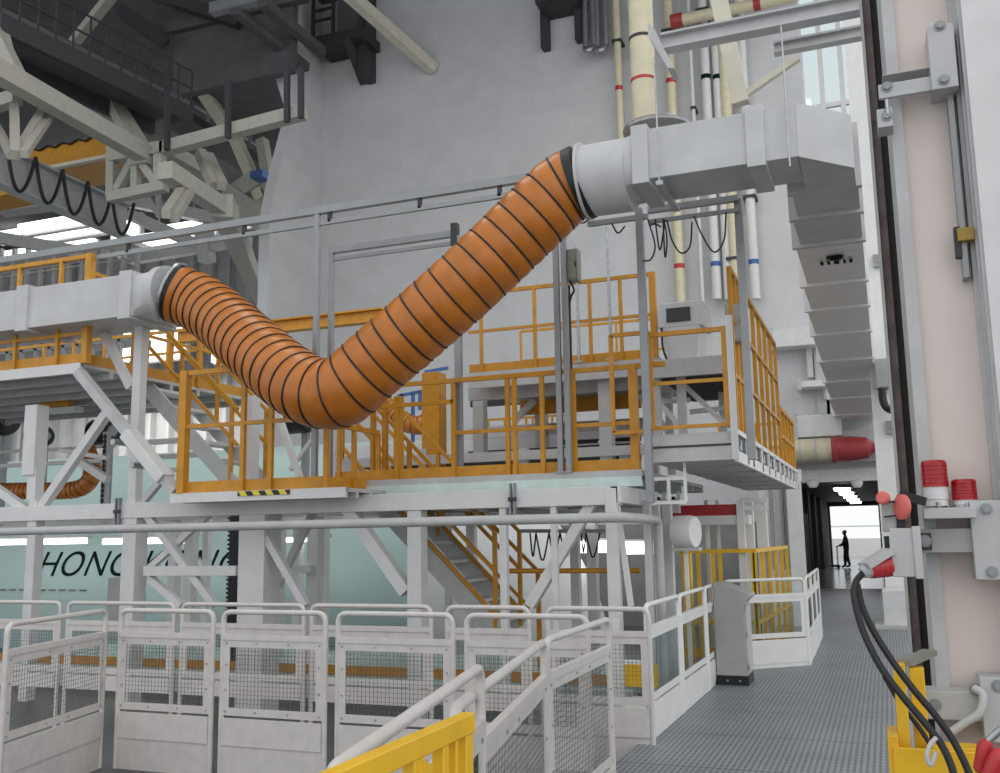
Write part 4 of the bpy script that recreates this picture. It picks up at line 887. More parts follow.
loop(t, ((648, 220), (655, 245), (651, 259), (643, 261)), 9.46); loop(t, ((655, 219), (660, 250), (665, 220)), 9.46); loop(t, ((649, 226), (655, 224), (661, 227)), 9.46); loop(t, ((663, 219), (665, 257), (667, 240), (664, 219)), 9.44); loop(t, ((612, 224), (618, 233), (625, 226)), 9.44); loop(t, ((575, 218), (582, 223), (590, 219)), 9.44)
# control boxes
def ctrl_box(label, x0_, x1_, y0_, y1_, Y, dep, m):
    a, b = at(x0_, y1_, Y=Y), at(x1_, y0_, Y=Y); t = thing('control_box', label, 'box', ((a.x+b.x)/2, Y, a.z))
    MB().box(a.x, b.x, Y, Y+dep, a.z, b.z).build('box_body', m, t, bevel=0.006)
    MB().box(a.x+0.02, b.x-0.02, Y-0.008, Y, a.z+0.02, b.z-0.02).build('box_door', m, t, bevel=0.003)
    MB().box(b.x-0.03, b.x-0.018, Y-0.018, Y-0.006, (a.z+b.z)/2-0.03, (a.z+b.z)/2+0.03).build('latch', 'dark', t)
    return t
t = ctrl_box('olive grey control box mounted beside the twin grey pole', 566, 577, 248, 281, 9.72, 0.14, 'olive')
MB().tube(bez([at(570, 281, Y=9.75), at(574, 290, Y=9.75), at(571, 297, Y=9.75), at(569, 310, Y=9.75), at(570, 340, Y=9.75)]), 0.012, 6).build('cable', 'black', t)
ctrl_box('grey control box behind the corner pole of the end platform', 726, 742, 303, 342, 10.3, 0.2, 'cabinet')
ctrl_box('grey box on the floor beside the left dock column', 105, 130, 578, 640, 9.9, 0.3, 'cabinet')

# ------------------------------------------------------------------ lower background behind the fence on the right
t = thing('red_topped_frame', 'white frame with a red top beam below the end platform', 'frame', at(700, 590, Y=13))
a, b = at(652, 506, Y=13), at(740, 502, Y=13)
MB().box(a.x, b.x, 13, 13.3, at(700, 516, Y=13).z, at(700, 505, Y=13).z).build('red_beam', 'red', t); MB().box(a.x, b.x+0.1, 12.96, 13.3, at(700, 525, Y=13).z, at(700, 516, Y=13).z).build('white_beam', 'fence2', t)
for x, y, w_ in ((742, 12.94, 0.09), (750, 13.4, 0.12), (763, 14.2, 0.14), (708, 13.1, 0.05), (719, 13.2, 0.04)): p = at(x, 550, Y=y); MB().box(p.x-w_/2, p.x+w_/2, y, y+w_, FZ, at(x, 500, Y=y).z).build('column', 'fence2', t)
for y in (500, 508): a, b = at(740, y, Y=13), at(768, y, Y=13); MB().bar(a, b, 0.06).build('short_beam', 'fence2', t)
# white drum
c = at(685, 532, Y=10.6)
t = thing('white_drum', 'white drum on a bracket beside the dock corner over the fence', 'drum', (c.x, c.y, c.z-0.2))
MB().lathe((c.x-0.11, c.y, c.z), [(0.15, 0), (0.175, 0.02), (0.175, 0.2), (0.16, 0.24)], 28, (1, -0.25, 0)).build('drum_body', 'fence2', t)
MB().lathe((c.x-0.115, c.y, c.z), [(0.13, -0.012), (0.14, 0.004)], 28, (1, -0.25, 0)).build('drum_end', 'lgrey', t)
MB().box(c.x-0.02, c.x+0.02, c.y-0.02, c.y+0.02, FZ, c.z-0.16).build('stand', 'fence2', t); MB().box(c.x-0.14, c.x+0.16, c.y-0.1, c.y+0.1, c.z-0.2, c.z-0.165).build('cradle', 'lgrey', t)
MB().box(c.x-0.01, c.x+0.09, c.y-0.187, c.y-0.176, c.z-0.05, c.z+0.02).build('sticker', 'lgrey', t)
# equipment tray under the pole
t = thing('equipment_tray', 'white framed tray of small fittings under the end platform corner', 'tray', at(668, 502, Y=9.8))
a, b = at(653, 503, Y=9.8), at(685, 478, Y=9.8)
for z in (a.z, b.z): MB().bar((a.x, 9.8, z), (b.x, 9.8, z), 0.035).build('frame_bar', 'fence2', t)
for x in (a.x, (a.x+b.x)/2, b.x): MB().bar((x, 9.8, a.z), (x, 9.8, b.z), 0.03).build('frame_bar', 'fence2', t)
for x in (a.x, b.x): MB().bar((x, 9.8, b.z), (x, 9.8, ze0+0.01), 0.025).build('hanger', 'fence2', t)
for k in range(6): x = a.x+0.05+k*0.05; MB().cyl((x, 9.85, a.z+0.03), (x, 9.85, a.z+0.06+0.05*(k % 3)), 0.018, 10).build('fitting', ('ink', 'grey', 'mint')[k % 3], t)
# yellow railing round the lower work pit
YY = 12.9
a, b = at(680, 600, Y=YY), at(757, 600, Y=YY)
hz_ = at(720, 551, Y=YY).z
guard('yellow railing behind the fence below the red topped frame', (a.x, YY, 0.1), (b.x, YY, 0.1), hz_-0.1, frac((687, 700, 715, 722, 755), 680, 757, YY), (0.45,), 0.12, 0.05, m='yellow2', wide=(0,))
guard('yellow railing running back beside the glazed white fence', (b.x, YY, 0.1), (b.x+0.1, YY+3.2, 0.1), hz_-0.1, (0, 0.2, 0.4, 0.6, 0.8, 1), (0.45,), 0.12, 0.05, m='yellow2')
p = at(687, 575, Y=11.6); tag(MB().box(p.x-0.05, p.x+0.05, 11.6, 11.7, FZ, at(687, 553, Y=11.6).z).build('yellow_post', 'yellow2', bevel=0.005), 'sturdy bright yellow post below the white drum', 'post')
# pit walls and steps seen through the mesh
t = thing('pit_step', 'white stepped frame with a yellow edge seen through the corner fence', 'step', at(625, 700, Y=9.0))
a, b = at(615, 700, Y=8.9), at(648, 690, Y=8.9)
MB().box(a.x, a.x+0.06, 8.9, 8.96, FZ, 0.9).build('upright', 'fence2', t); MB().box(a.x, b.x, 8.9, 9.6, 0.05, 0.12).build('tread', 'fence2', t); MB().box(a.x, b.x, 9.3, 9.36, 0.25, 0.45).build('yellow_edge', 'yellow2', t)
t = thing('floor_beam', 'low yellow edged floor beam behind the white fence at the left', 'beam', at(200, 670, Y=10.4))
zy = at(200, 664, Y=10.4).z
MB().box(-12, -2.6, 10.4, 10.6, FZ, zy-0.12).build('beam_body', 'lgrey', t); MB().box(-12, -2.6, 10.38, 10.4, zy-0.06, zy+0.05).build('yellow_edge', 'yellow', t); MB().box(-12, -2.6, 10.4, 12.6, zy-0.12, zy-0.06).build('plate', 'mint', t)
# lit tubes under the decks
for k, (x0_, x1_, y, Y, h, lab) in enumerate(((-40, 85, 542, 12.6, 0.045, 'lit tube under the dock above the letters at the left'), (102, 190, 541, 12.6, 0.045, 'lit tube under the dock beside the left column'), (256, 326, 540, 12.7, 0.03, 'lit tube under the dock behind the cross braces'), (478, 522, 500, 13.0, 0.05, 'lit tube just above the grey pipe near the stair'), (549, 606, 547, 15.5, 0.11, 'wide lit panel behind the aircraft nose'), (610, 655, 548, 15.5, 0.11, 'wide lit panel left of the dock corner post'), (570, 604, 508, 13.0, 0.05, 'lit tube just above the grey pipe beside the dock corner'))):
    a, b = at(x0_, y, Y=Y), at(x1_, y, Y=Y); z = (a.z+b.z)/2; t = thing('lit_tube', lab, 'lamp', ((a.x+b.x)/2, Y, z))
    if Y > 15: Y = 17.9; a, b = at(x0_, y, Y=Y), at(x1_, y, Y=Y); z = (a.z+b.z)/2;  t.location = ((a.x+b.x)/2, Y, z); ORG[t.name] = V(t.location)
    MB().box(a.x, b.x, Y, Y+0.06, z-h, z+h).build('tube_glass', 'tube', t, bevel=0.01); MB().box(a.x-0.03, b.x+0.03, Y+0.02, Y+0.12, z+h, z+h+0.05).build('housing', 'lgrey', t)
# cable loops behind the dock corner
t = thing('hanging_cables', 'dark cable loops hanging from a rail behind the white aircraft nose', 'cable', at(560, 535, Y=12.9))
a, b = at(520, 531, Y=12.9), at(606, 531, Y=12.9); MB().bar(a, b, 0.05, 0.05).build('rail', 'grey', t)
for x0_, x1_, y in ((530, 536, 556), (536, 549, 560), (549, 560, 556), (560, 573, 556), (581, 586, 552), (586, 600, 557)): loop(t, ((x0_, 533), ((x0_*2+x1_)/3, y-4), ((x0_+x1_)/2, y), ((x0_+2*x1_)/3, y-4), (x1_, 533)), 12.88, 0.012)
a, b = at(505, 571, Y=10.5), at(640, 568, Y=10.5)
tag(MB().tube([(a.x, 10.5, a.z), (b.x, 10.5, a.z)], 0.028, 10).build('yellow_handrail', 'yellow'), 'single yellow horizontal rail in front of the aircraft nose', 'railing')
xa, xb = at(556, 570, Y=20.5).x, at(764, 570, Y=20.5).x
struct(MB().box(xa, xb, 20.5, 20.7, FZ, at(640, 524, Y=20.5).z), 'wall_backdrop', mat('grey_backdrop', (0.20, 0.205, 0.205), 0.7, var=0.2, scale=1.5))  # added dark sheet, so the white nose stands out against a darker ground
# white partition and post at the corridor side
xa, xb = at(762, 560, Y=19).x, at(806, 560, Y=19).x
struct(MB().box(xa, xb, 19, 19.2, FZ, at(780, 470, Y=19).z).box(xb-0.25, xb, 18.7, 19.2, FZ, at(800, 480, Y=18.7).z), 'wall_partition', 'white')
for k, x in enumerate((773, 784, 789)): p = at(x, 540, Y=18.9); tag(MB().tube([(p.x, 18.93, 1.0), (p.x, 18.93, at(x, 482, Y=18.9).z)], 0.03, 8).build('wall_conduit', 'grey'), ('left', 'middle', 'right')[k]+' of three grey conduits on the white partition beside the corridor', 'pipe')
# second, smaller flexible ducts
flex_duct('small orange flexible duct curling behind the middle guardrail', [at(372, 392, Y=14.4), at(392, 412, Y=14.4), at(410, 424, Y=14.3), at(424, 424, Y=14.3), at(432, 412, Y=14.4), at(431, 392, Y=14.5)], 0.15, 0.1, 0.006, at(410, 424, Y=14.3))
flex_duct('orange flexible duct lying level behind the dock at the left edge', [at(-20, 492, Y=11.8), at(20, 491, Y=11.8), at(55, 491, Y=11.8), at(78, 489, Y=11.8), at(90, 480, Y=11.8), at(92, 465, Y=11.9), at(86, 448, Y=12.0)], 0.13, 0.1, 0.006, at(40, 500, Y=11.8))
for pq, lab, rr_ in (((45, 437), 'black roller drum behind the left dock post', 0.17), ((6, 420), 'dark round machine drum at the left picture edge', 0.28), ((110, 432), 'black roller half hidden behind the slanting strut', 0.22), ((306, 420), 'black round drum just under the orange duct sag', 0.2)):
    c = at(*pq, Y=12.4); t = thing('roller_drum', lab, 'drum', (c.x, c.y, c.z-rr_)); MB().lathe((c.x-0.3, c.y, c.z), [(rr_*0.9, 0), (rr_, 0.03), (rr_, 0.42), (rr_*0.9, 0.45)], 24, (1, -0.25, 0)).build('drum_body', 'black', t); MB().lathe((c.x+0.14, c.y-0.11, c.z), [(rr_*0.45, 0), (rr_*0.4, 0.03)], 18, (1, -0.25, 0)).build('hub', 'grey', t)
    MB().box(c.x-0.05, c.x+0.05, c.y-0.04, c.y+0.04, min(c.z, zm if pq[0] > 300 else 2.0), c.z).build('mount', 'grey', t)
t = thing('blue_guard', 'small blue tubular frame behind the small curled orange duct', 'frame', at(405, 400, Y=15))
for pa, pb in (((398, 396), (424, 391)), ((402, 394), (402, 470)), ((413, 392), (413, 470)), ((420, 391), (420, 410)), ((425, 372), (448, 368))): MB().bar(at(*pa, Y=15), at(*pb, Y=15), 0.05).build('frame_bar', 'blue', t)

# ------------------------------------------------------------------ white fence panels
def fence_panel(label, p, q, z0, ztop, fill='mesh', m='fence', group=None, kick=0.28, band=0.22, sill=True, bolts=True, skirt=True, r=0.021, screws=False, low=None):
    p, q = V((p[0], p[1], 0)), V((q[0], q[1], 0)); d = (q-p).normalized(); L = (q-p).length; n = V((d.y, -d.x, 0))   # n looks towards the viewer's side
    t = thing('fence_panel', label, 'fence', (p+q)/2+V((0, 0, z0)), group)
    def P(s, z, o=0.0): return p+d*s+n*o+V((0, 0, z))
    MB().tube(rounded([P(r, z0), P(r, ztop-r), P(L-r, ztop-r), P(L-r, z0)], 0.075, 6), r, 12).build('hoop_frame', m, t)
    zr_ = ztop-band; zk = z0+kick if not sill else kick
    MB().bar(P(r, zr_), P(L-r, zr_), 0.04, 0.045).build('cross_rail', m, t)
    f = 0.06; a0, a1, b0, b1 = 0.035, L-0.035, zk, zr_-0.02
    fr = MB()
    for (s0, s1, c0, c1) in ((a0, a0+f, b0, b1), (a1-f, a1, b0, b1), (a0+f, a1-f, b0, b0+f), (a0+f, a1-f, b1-f, b1)):
        fr.prism([P(s0, c0, 0.004), P(s1, c0, 0.004), P(s1, c1, 0.004), P(s0, c1, 0.004)], n*0.008)
    bf = fr.build('border_frame', m, t)
    if screws:
        pts_ = [(s_, z) for s_ in (a0+f/2, (a0+a1)/2-0.15, (a0+a1)/2+0.15, a1-f/2) for z in (b0+f/2, b1-f/2)]+[(s_, b0+(b1-b0)*k/3) for k in (1, 2) for s_ in (a0+f/2, a1-f/2)]
        for s_, z in pts_: MB().cyl(P(s_, z, 0.012), P(s_, z, 0.018), 0.008, 8).build('screw', 'galv', bf)
    if fill == 'mesh':
        ms = MB(); w_ = 0.00125
        k = a0+f
        while k < a1-f:
            ms.bar(P(k, b0+f), P(k, b1-f), w_*2); k += 0.034
        z = b0+f
        while z < b1-f:
            ms.bar(P(a0+f, z), P(a1-f, z), w_*2); z += 0.034
        ms.build('wire_mesh', 'wire', t)
    else:
        MB().prism([P(a0+f, b0+f, -0.002), P(a1-f, b0+f, -0.002), P(a1-f, b1-f, -0.002), P(a0+f, b1-f, -0.002)], n*0.004).build('clear_pane', 'glass', t)
    if low is not None:
        MB().prism([P(0.04, low, 0.0), P(L-0.04, low, 0.0), P(L-0.04, zk-0.02, 0.0), P(0.04, zk-0.02, 0.0)], n*0.02).build('upper_skirt', m, t)
    elif skirt:
        MB().prism([P(0.04, 0.05, 0.0), P(L-0.04, 0.05, 0.0), P(L-0.04, zk-0.02, 0.0), P(0.04, zk-0.02, 0.0)], n*0.02).build('upper_skirt', m, t)
        MB().prism([P(0.04, z0, -0.01), P(L-0.04, z0, -0.01), P(L-0.04, 0.05, -0.01), P(0.04, 0.05, -0.01)], n*0.02).build('lower_skirt', m, t)
    return t
FRY, BRY = 6.78, 8.02
def fx(x, Y): return at(x, 610, Y=Y).x
zt1 = at(216, 609, Y=FRY).z
fence_panel('white mesh fence panel at the lower left running towards the viewer', (at(6, 622, Z=zt1).x, at(6, 622, Z=zt1).y), (fx(109, FRY), FRY-0.02), FZ, zt1, screws=True)
for xa, xb, lab in ((120, 216, 'front white mesh fence panel right of the angled left panel'), (222, 328, 'front white mesh fence panel in the middle of the front row'), (336, 455, 'front white mesh fence panel behind the near sloping rail'), (464, 590, 'front white mesh fence panel behind the post of the near fence')):
    fence_panel(lab, (fx(xa, FRY), FRY), (fx(xb, FRY), FRY), FZ, zt1, screws=True)
zt2 = at(300, 603, Y=BRY).z
for xa, xb, lab in ((-64, 62, 'back row white mesh fence panel at the left picture edge'), (67, 176, 'back row white mesh fence panel second from the left edge'), (181, 306, 'back row white mesh fence panel before the thick dock column'), (310, 433, 'back row white mesh fence panel under the middle stair'), (445, 531, 'narrow back row white mesh fence panel left of the aircraft nose'), (545, 651, 'back row white mesh fence panel ending at the walkway corner')):
    fence_panel(lab, (fx(xa, BRY), BRY), (fx(xb, BRY), BRY), FZ, zt2, kick=0.36 if xa < 540 else 0.3, low=0.2 if xa < 540 else None)
RX = -1.91
ry = [8.1]+[at(x, y, Z=0).y for x, y in ((680, 712.5), (705, 690))]+[12.0]
for i, lab in enumerate(('white glazed fence panel at the corner beside the walkway', 'white glazed fence panel in the middle of the walkway side', 'white glazed fence panel partly hidden by the grey console')):
    fence_panel(lab, (RX, ry[i]+0.02), (RX, ry[i+1]-0.02), 0.0, 1.1, 'glass', 'fence2', kick=0.3)
fence_panel('near white mesh fence panel whose right end meets the walkway', (-1.83, 5.32), (-1.86, 6.8), FZ, 1.1, kick=0.12, r=0.022, screws=True)
fence_panel('near white mesh fence panel behind the yellow beam, farther of two', (at(452, 704, Z=1.1).x, at(452, 704, Z=1.1).y), (-1.82, 5.28), FZ, 1.1, kick=0.0, r=0.022, screws=True)
fence_panel('nearest white fence panel with a sloping rail above the yellow beam', tuple(at(325, 766, Z=1.2))[:2], tuple(at(481, 661, Z=1.2))[:2], FZ, 1.2, kick=0.0, r=0.019, screws=True)
# glazed fence beyond the console
fence_panel('white glazed fence panel facing the viewer beyond the grey console', (-1.95, 12.5), (-1.03, 13.3), 0.0, 1.1, 'glass', 'fence2', kick=0.36)
ys_ = [13.34, 14.5, 15.65, 16.8]
for i, lab in enumerate(('white glazed fence panel along the walkway past the corner, nearest of three', 'white glazed fence panel along the walkway past the corner, middle of three', 'white glazed fence panel along the walkway past the corner, farthest of three')):
    fence_panel(lab, (-1.03-0.02*i, ys_[i]), (-1.05-0.02*i, ys_[i+1]-0.03), 0.0, 1.1, 'glass', 'fence2', kick=0.36)
# yellow near railing with braces
NX = -1.31
ze = at(474, 709, Z=1.25); NX = ze.x; y1_ = ze.y; zt_ = ze.z
t = thing('yellow_barrier', 'bright yellow steel barrier with slanted braces at the bottom of the picture', 'barrier', (NX, y1_, FZ))
MB().bar((NX, 0.5, zt_-0.024), (NX, y1_-0.03, zt_-0.024), 0.034, 0.046).build('top_rail', 'yellow2', t, bevel=0.004)
for y, w_ in ((y1_-0.03, 0.04), (y1_-0.16, 0.03), (y1_-0.1, 0.015), (at(420, 760, X=NX).y, 0.05), (1.2, 0.05)): MB().box(NX-0.015, NX+0.015, y-w_/2-0.03, y+w_/2-0.03, FZ, zt_-0.03).build('post', 'yellow2', t, bevel=0.003)
yq = at(420, 760, X=NX).y; MB().bar((NX, yq, zt_-0.06), (NX, yq-0.3, zt_-0.8), 0.04, 0.05).build('brace', 'yellow2', t)
# sloped grey console
cx0, cx1, cy0, cy1 = at(719, 683, Z=0).x, at(752, 682, Z=0).x, 11.35, 11.8
t = thing('console_cabinet', 'grey console cabinet with a sloping top and black plinth beside the walkway', 'cabinet', ((cx0+cx1)/2, cy0, 0))
zh1, zh0 = at(720, 583, Y=cy0).z, at(757, 597, Y=cy0).z
MB().prism([(cx0, cy0, 0.1), (cx1, cy0, 0.1), (cx1, cy0, zh0-0.06), (cx1+0.07, cy0, zh0+0.0), (cx1+0.07, cy0, zh0+0.03), (cx0+0.1, cy0, zh1), (cx0, cy0, zh1)], (0, cy1-cy0, 0)).build('cabinet_body', 'cabinet', t, bevel=0.008)
MB().box(cx0-0.005, cx1+0.005, cy0-0.005, cy1, 0, 0.1).build('plinth', 'black', t); MB().box(cx1, cx1+0.012, cy0+0.04, cy1-0.04, 0.14, zh0-0.1).build('side_door', 'lgrey', t)
for f in (0.35, 0.75): MB().cyl((cx0+(cx1-cx0)*f, cy0-0.012, 0.05), (cx0+(cx1-cx0)*f, cy0, 0.05), 0.012, 10).build('plinth_bolt', 'galv', t)
for z in (0.2, 0.55, 0.85): MB().cyl((cx1+0.012, cy0+0.02, z-0.03), (cx1+0.012, cy0+0.02, z+0.03), 0.012, 10).build('hinge', 'galv', t)

# ------------------------------------------------------------------ close right side: rail, brackets, beacons, socket, hoses
m = MB(); x0_, x1_ = at(885, 300, Y=4.8).x, at(898, 300, Y=4.8).x
t = thing('guide_rail', 'dark brown vertical door guide rail left of the pinkish pillar', 'rail', (x0_, 4.8, 0))
MB().box(x0_, x1_-0.02, 4.78, 4.86, 0, 6).build('brown_flange', 'orng2', t); MB().box(x1_-0.025, x1_+0.05, 4.84, 4.9, 0, 6).build('black_web', 'black', t); MB().box(x0_-0.012, x0_, 4.76, 4.9, 0, 6).build('pale_edge', 'lgrey', t)
# tall white column behind, with a base
CY = 19.5
xa, xb = at(873, 420, Y=CY).x, at(935, 560, Y=CY).x
struct(MB().box(xa, xb, CY, CY+0.6, 0, 13), 'wall_column', 'fence2')
t = thing('column_base', 'pale block at the foot of the white column beside the walkway', 'block', at(890, 625, Y=18.6)); q = at(884, 622, Y=18.6)
MB().box(q.x, q.x+0.9, 18.6, 19.45, 0, at(890, 590, Y=18.6).z).build('block_body', 'white', t, bevel=0.02); MB().box(q.x-0.15, q.x+0.9, 18.45, 19.45, 0, 0.06).build('foot_plate', 'lgrey', t)
# column fittings
t = ctrl_box('grey box with a black hose on the tall column', 876, 890, 358, 388, CY-0.3, 0.3, 'cabinet')
MB().tube(bez([at(882, 388, Y=CY-0.3), at(883, 400, Y=CY-0.3), at(887, 408, Y=CY-0.35), at(897, 412, Y=CY-0.3)]), 0.07, 8).build('hose', 'black', t)
for x, y, lab in ((893, 427, 'small grey clamp plate low on the tall column'), (880, 260, 'small grey clamp plate high on the tall column')):
    p = at(x, y, Y=CY-0.1); t = thing('clamp_plate', lab, 'plate', p); MB().box(p.x-0.12, p.x+0.12, CY-0.1, CY, p.z-0.12, p.z+0.12).build('plate', 'grey', t); MB().cyl((p.x, CY-0.14, p.z), (p.x, CY-0.1, p.z), 0.04, 8).build('bolt', 'galv', t)
for k in range(7):
    p = at(873, 140+k*32, Y=CY-0.2)
a, b = at(872, 128, Y=20.5), at(876, 262, Y=20.5)
QY = 3.86
def plate(t, x0_, x1_, y0_, y1_, Y, dep, m='lgrey', nm='plate'):
    a, b = at(x0_, y1_, Y=Y), at(x1_, y0_, Y=Y); MB().box(a.x, b.x, Y, Y+dep, a.z, b.z).build(nm, m, t, bevel=0.003); return a, b
def bolts(t, pts, Y, r=0.0145):
    for x, y in pts:
        p = at(x, y, Y=Y); b = MB(); bolt(b, p, (0, -1, 0), r, 0.008); b.build('bolt', 'grey', t)
t = thing('guide_bracket', 'white bolted guide bracket at the top of the pinkish pillar', 'bracket', at(920, 90, Y=QY))
plate(t, 932, 953, 22, 90, QY, 0.14, nm='upright_plate'); plate(t, 879, 936, 75, 99, QY+0.02, 0.02, nm='arm_plate'); plate(t, 882, 932, 66, 76, QY+0.04, 0.1, nm='arm_top'); plate(t, 878, 892, 107, 128, QY+0.02, 0.1, nm='lower_lug')
bolts(t, ((940, 26), (944, 80)), QY); bolts(t, ((887, 87), (887, 116)), QY+0.02); p = at(887, 108, Y=QY+0.02); MB().cyl(p+V((0, -0.01, -0.03)), p+V((0, -0.01, 0.03)), 0.007, 8).build('stud', 'galv', t)
t = thing('latch_rod', 'grey latch rod with an ochre clip on the pillar edge', 'latch', at(968, 278, Y=PY-0.06))
a, b = at(966, 278, Y=PY-0.06), at(956, 93, Y=PY-0.06); MB().box(a.x-0.008, a.x+0.012, PY-0.075, PY, a.z, b.z).build('rod', 'grey', t)
plate(t, 958, 974, 226, 241, PY-0.1, 0.05, mat('ochre_clip', (0.36, 0.23, 0.03), 0.5), 'clip'); plate(t, 956, 960, 226, 258, PY-0.08, 0.03, 'dark', 'chain_end')
t = thing('beacon_bracket', 'grey bolted bracket carrying two red beacons on the pillar', 'bracket', at(950, 550, Y=QY))
plate(t, 976, 1002, 500, 580, QY, 0.14, nm='upright_plate'); plate(t, 917, 976, 528, 553, QY+0.02, 0.12, 'cabinet', nm='lower_arm'); plate(t, 924, 976, 507, 519, QY-0.06, 0.2, nm='shelf'); plate(t, 917, 931, 533, 550, QY+0.005, 0.03, 'dark', 'square_washer')
bolts(t, ((986, 509), (992, 572)), QY, 0.014); bolts(t, ((925, 541),), QY+0.005)
t = thing('latch_bracket', 'grey bolted bracket low on the pillar above the yellow guard', 'bracket', at(955, 705, Y=QY))
plate(t, 925, 988, 693, 719, QY, 0.13, nm='arm'); plate(t, 985, 1010, 678, 742, QY-0.02, 0.14, nm='upright_plate'); bolts(t, ((935, 705),), QY); bolts(t, ((998, 686),), QY-0.02); bolts(t, ((976, 690),), QY)
MB().tube(bez([at(974, 688, Y=QY-0.03), at(983, 695, Y=QY-0.05), at(980, 712, Y=QY-0.06), at(966, 722, Y=QY-0.06), at(950, 733, Y=QY-0.06)]), 0.014, 10).build('cable_tail', 'lgrey', t)
def beacon(label, x0_, x1_, yt, ym, yb, Y):
    a, b = at(x0_, ym, Y=Y), at(x1_, ym, Y=Y); c = (a+b)/2; r = (b.x-a.x)/2; zt_ = at((x0_+x1_)/2, yt, Y=Y).z; zb_ = at((x0_+x1_)/2, yb, Y=Y).z; h = zt_-c.z
    t = thing('warning_beacon', label, 'beacon', (c.x, c.y, zb_))
    MB().lathe(c, [(r, 0), (r*0.98, h*0.9), (r*0.85, h*0.98), (r*0.3, h)], 28).build('red_lens', 'lens', t)
    MB().lathe((c.x, c.y, zb_), [(r*0.82, 0), (r*0.82, (c.z-zb_)*0.3), (r*0.92, (c.z-zb_)*0.35), (r*0.92, c.z-zb_)], 28).build('base', 'white', t)
    MB().lathe((c.x, c.y, c.z+h*0.2), [(r*0.3, 0), (r*0.42, h*0.1), (r*0.42, h*0.45), (r*0.2, h*0.6)], 16).build('reflector', 'galv', t)
    rb = MB()
    for k in range(5): rb.lathe((c.x, c.y, c.z+h*(0.12+0.16*k)), [(r*1.0, 0), (r*1.015, 0.002), (r*1.0, 0.004)], 28)
    rb.build('lens_rib', 'lens', t)
    for k in range(3): MB().cyl((c.x+r*0.9*math.cos(2*k-1.5), c.y+r*0.9*math.sin(2*k-1.5), zb_-0.006), (c.x+r*0.9*math.cos(2*k-1.5), c.y+r*0.9*math.sin(2*k-1.5), zb_+0.014), 0.008, 8).build('foot_bolt', 'galv', t)
beacon('tall red warning beacon, left of the two on the bracket shelf', 922, 949, 460, 487, 506, QY+0.03)
beacon('short red warning beacon, right of the two on the bracket shelf', 952, 978, 479, 500, 507, QY+0.05)
# socket with red plug and hoses
SYY = 3.75
t = thing('power_socket', 'grey power socket box below the red beacons', 'socket', at(906, 576, Y=SYY))
plate(t, 893, 917, 528, 577, SYY, 0.16, nm='box_body'); plate(t, 916, 920, 526, 579, SYY-0.01, 0.18, 'lgrey', 'side_lip'); plate(t, 883, 897, 500, 532, SYY+0.05, 0.1, 'cabinet', 'upper_box'); plate(t, 885, 889, 536, 552, SYY+0.03, 0.06, 'black', 'latch')
a, b = at(893, 560, Y=SYY+0.08), at(882, 566, Y=SYY+0.04); MB().cyl(a, b, 0.04, 20).build('outlet', 'lgrey', t)
a, b = at(864, 566, Y=SYY-0.02), at(888, 551, Y=SYY+0.02); MB().bar(a, b, 0.08, 0.022).build('cap_flap', 'lgrey', t)
for xy, r_, tl in (((883, 498), 0.024, (-0.3, -1, 0.1)), ((902, 507), 0.045, (-0.75, -0.5, 0.05))):
    p = at(*xy, Y=SYY+0.02); MB().lathe(p, [(r_*0.6, -0.012), (r_, -0.006), (r_, 0.006), (r_*0.7, 0.014)], 24, tl).build('red_disc', mat('coral_disc', (0.75, 0.16, 0.14), 0.4), t)
for y in (503, 517): a, b = at(884, y, Y=SYY+0.03), at(901, y-2, Y=SYY+0.03); MB().bar(a, b, 0.006).build('disc_arm', 'black', t)
a, b = at(899, 494, Y=SYY+0.04), at(926, 502, Y=SYY+0.04); MB().bar(a, b, 0.035, 0.03).build('dark_link', 'black', t)
a, b = at(901, 495, Y=SYY+0.06), at(901, 528, Y=SYY+0.06); MB().bar(a, b, 0.03).build('dark_link', 'black', t)
t = thing('power_plug', 'red power plug pushed into the grey socket box', 'plug', at(875, 567, Y=SYY))
a, b, c, d = at(889, 565, Y=SYY+0.03), at(869, 569, Y=SYY), at(862, 573, Y=SYY-0.01), at(858, 579, Y=SYY-0.02)
MB().cyl(b, a, 0.034, 22, 0.041).build('red_body', 'red', t); MB().cyl(c, b, 0.02, 20, 0.033).build('grey_gland', 'lgrey', t); rb = MB()
for k in range(4): q = b.lerp(a, 0.15+0.22*k); rb.cyl(q, q.lerp(a, 0.05), 0.0365+0.0015*k, 20)
rb.build('grip_ring', 'red', t)
hs = (((862, 574), (856, 582), (854, 596), (860, 622), (870, 647), (884, 672), (903, 697), (924, 722), (941, 744), (952, 768), (960, 800)), ((857, 584), (862, 606), (874, 632), (893, 662), (914, 690), (935, 715), (951, 737), (962, 757), (970, 776), (976, 800)), ((884, 676), (900, 703), (918, 726), (932, 748), (942, 770), (946, 800)))
for k, (pts, lab, r_) in enumerate(zip(hs, ('black power hose hanging lowest from the red plug', 'black power hose hanging above the other, over the yellow guard', 'thin black cable beneath the two hoses at the yellow guard'), (0.0115, 0.0115, 0.008))):
    P_ = [at(x, y, Y=SYY-0.02-0.035*i+(0.05 if k == 2 else 0)) for i, (x, y) in enumerate(pts)]
    tag(MB().tube(bez(P_, 8), r_, 14).build('power_hose', 'black'), lab, 'hose')
p = at(932, 748, Y=3.4); t = thing('cable_tie', 'loose pale cable tie hanging on the hoses', 'tie', p)
MB().tube(bez([at(936, 738, Y=3.4), at(930, 745, Y=3.38), at(927, 757, Y=3.37), at(931, 765, Y=3.37), at(936, 752, Y=3.38)]), 0.007, 8).build('tie_loop', 'lgrey', t)
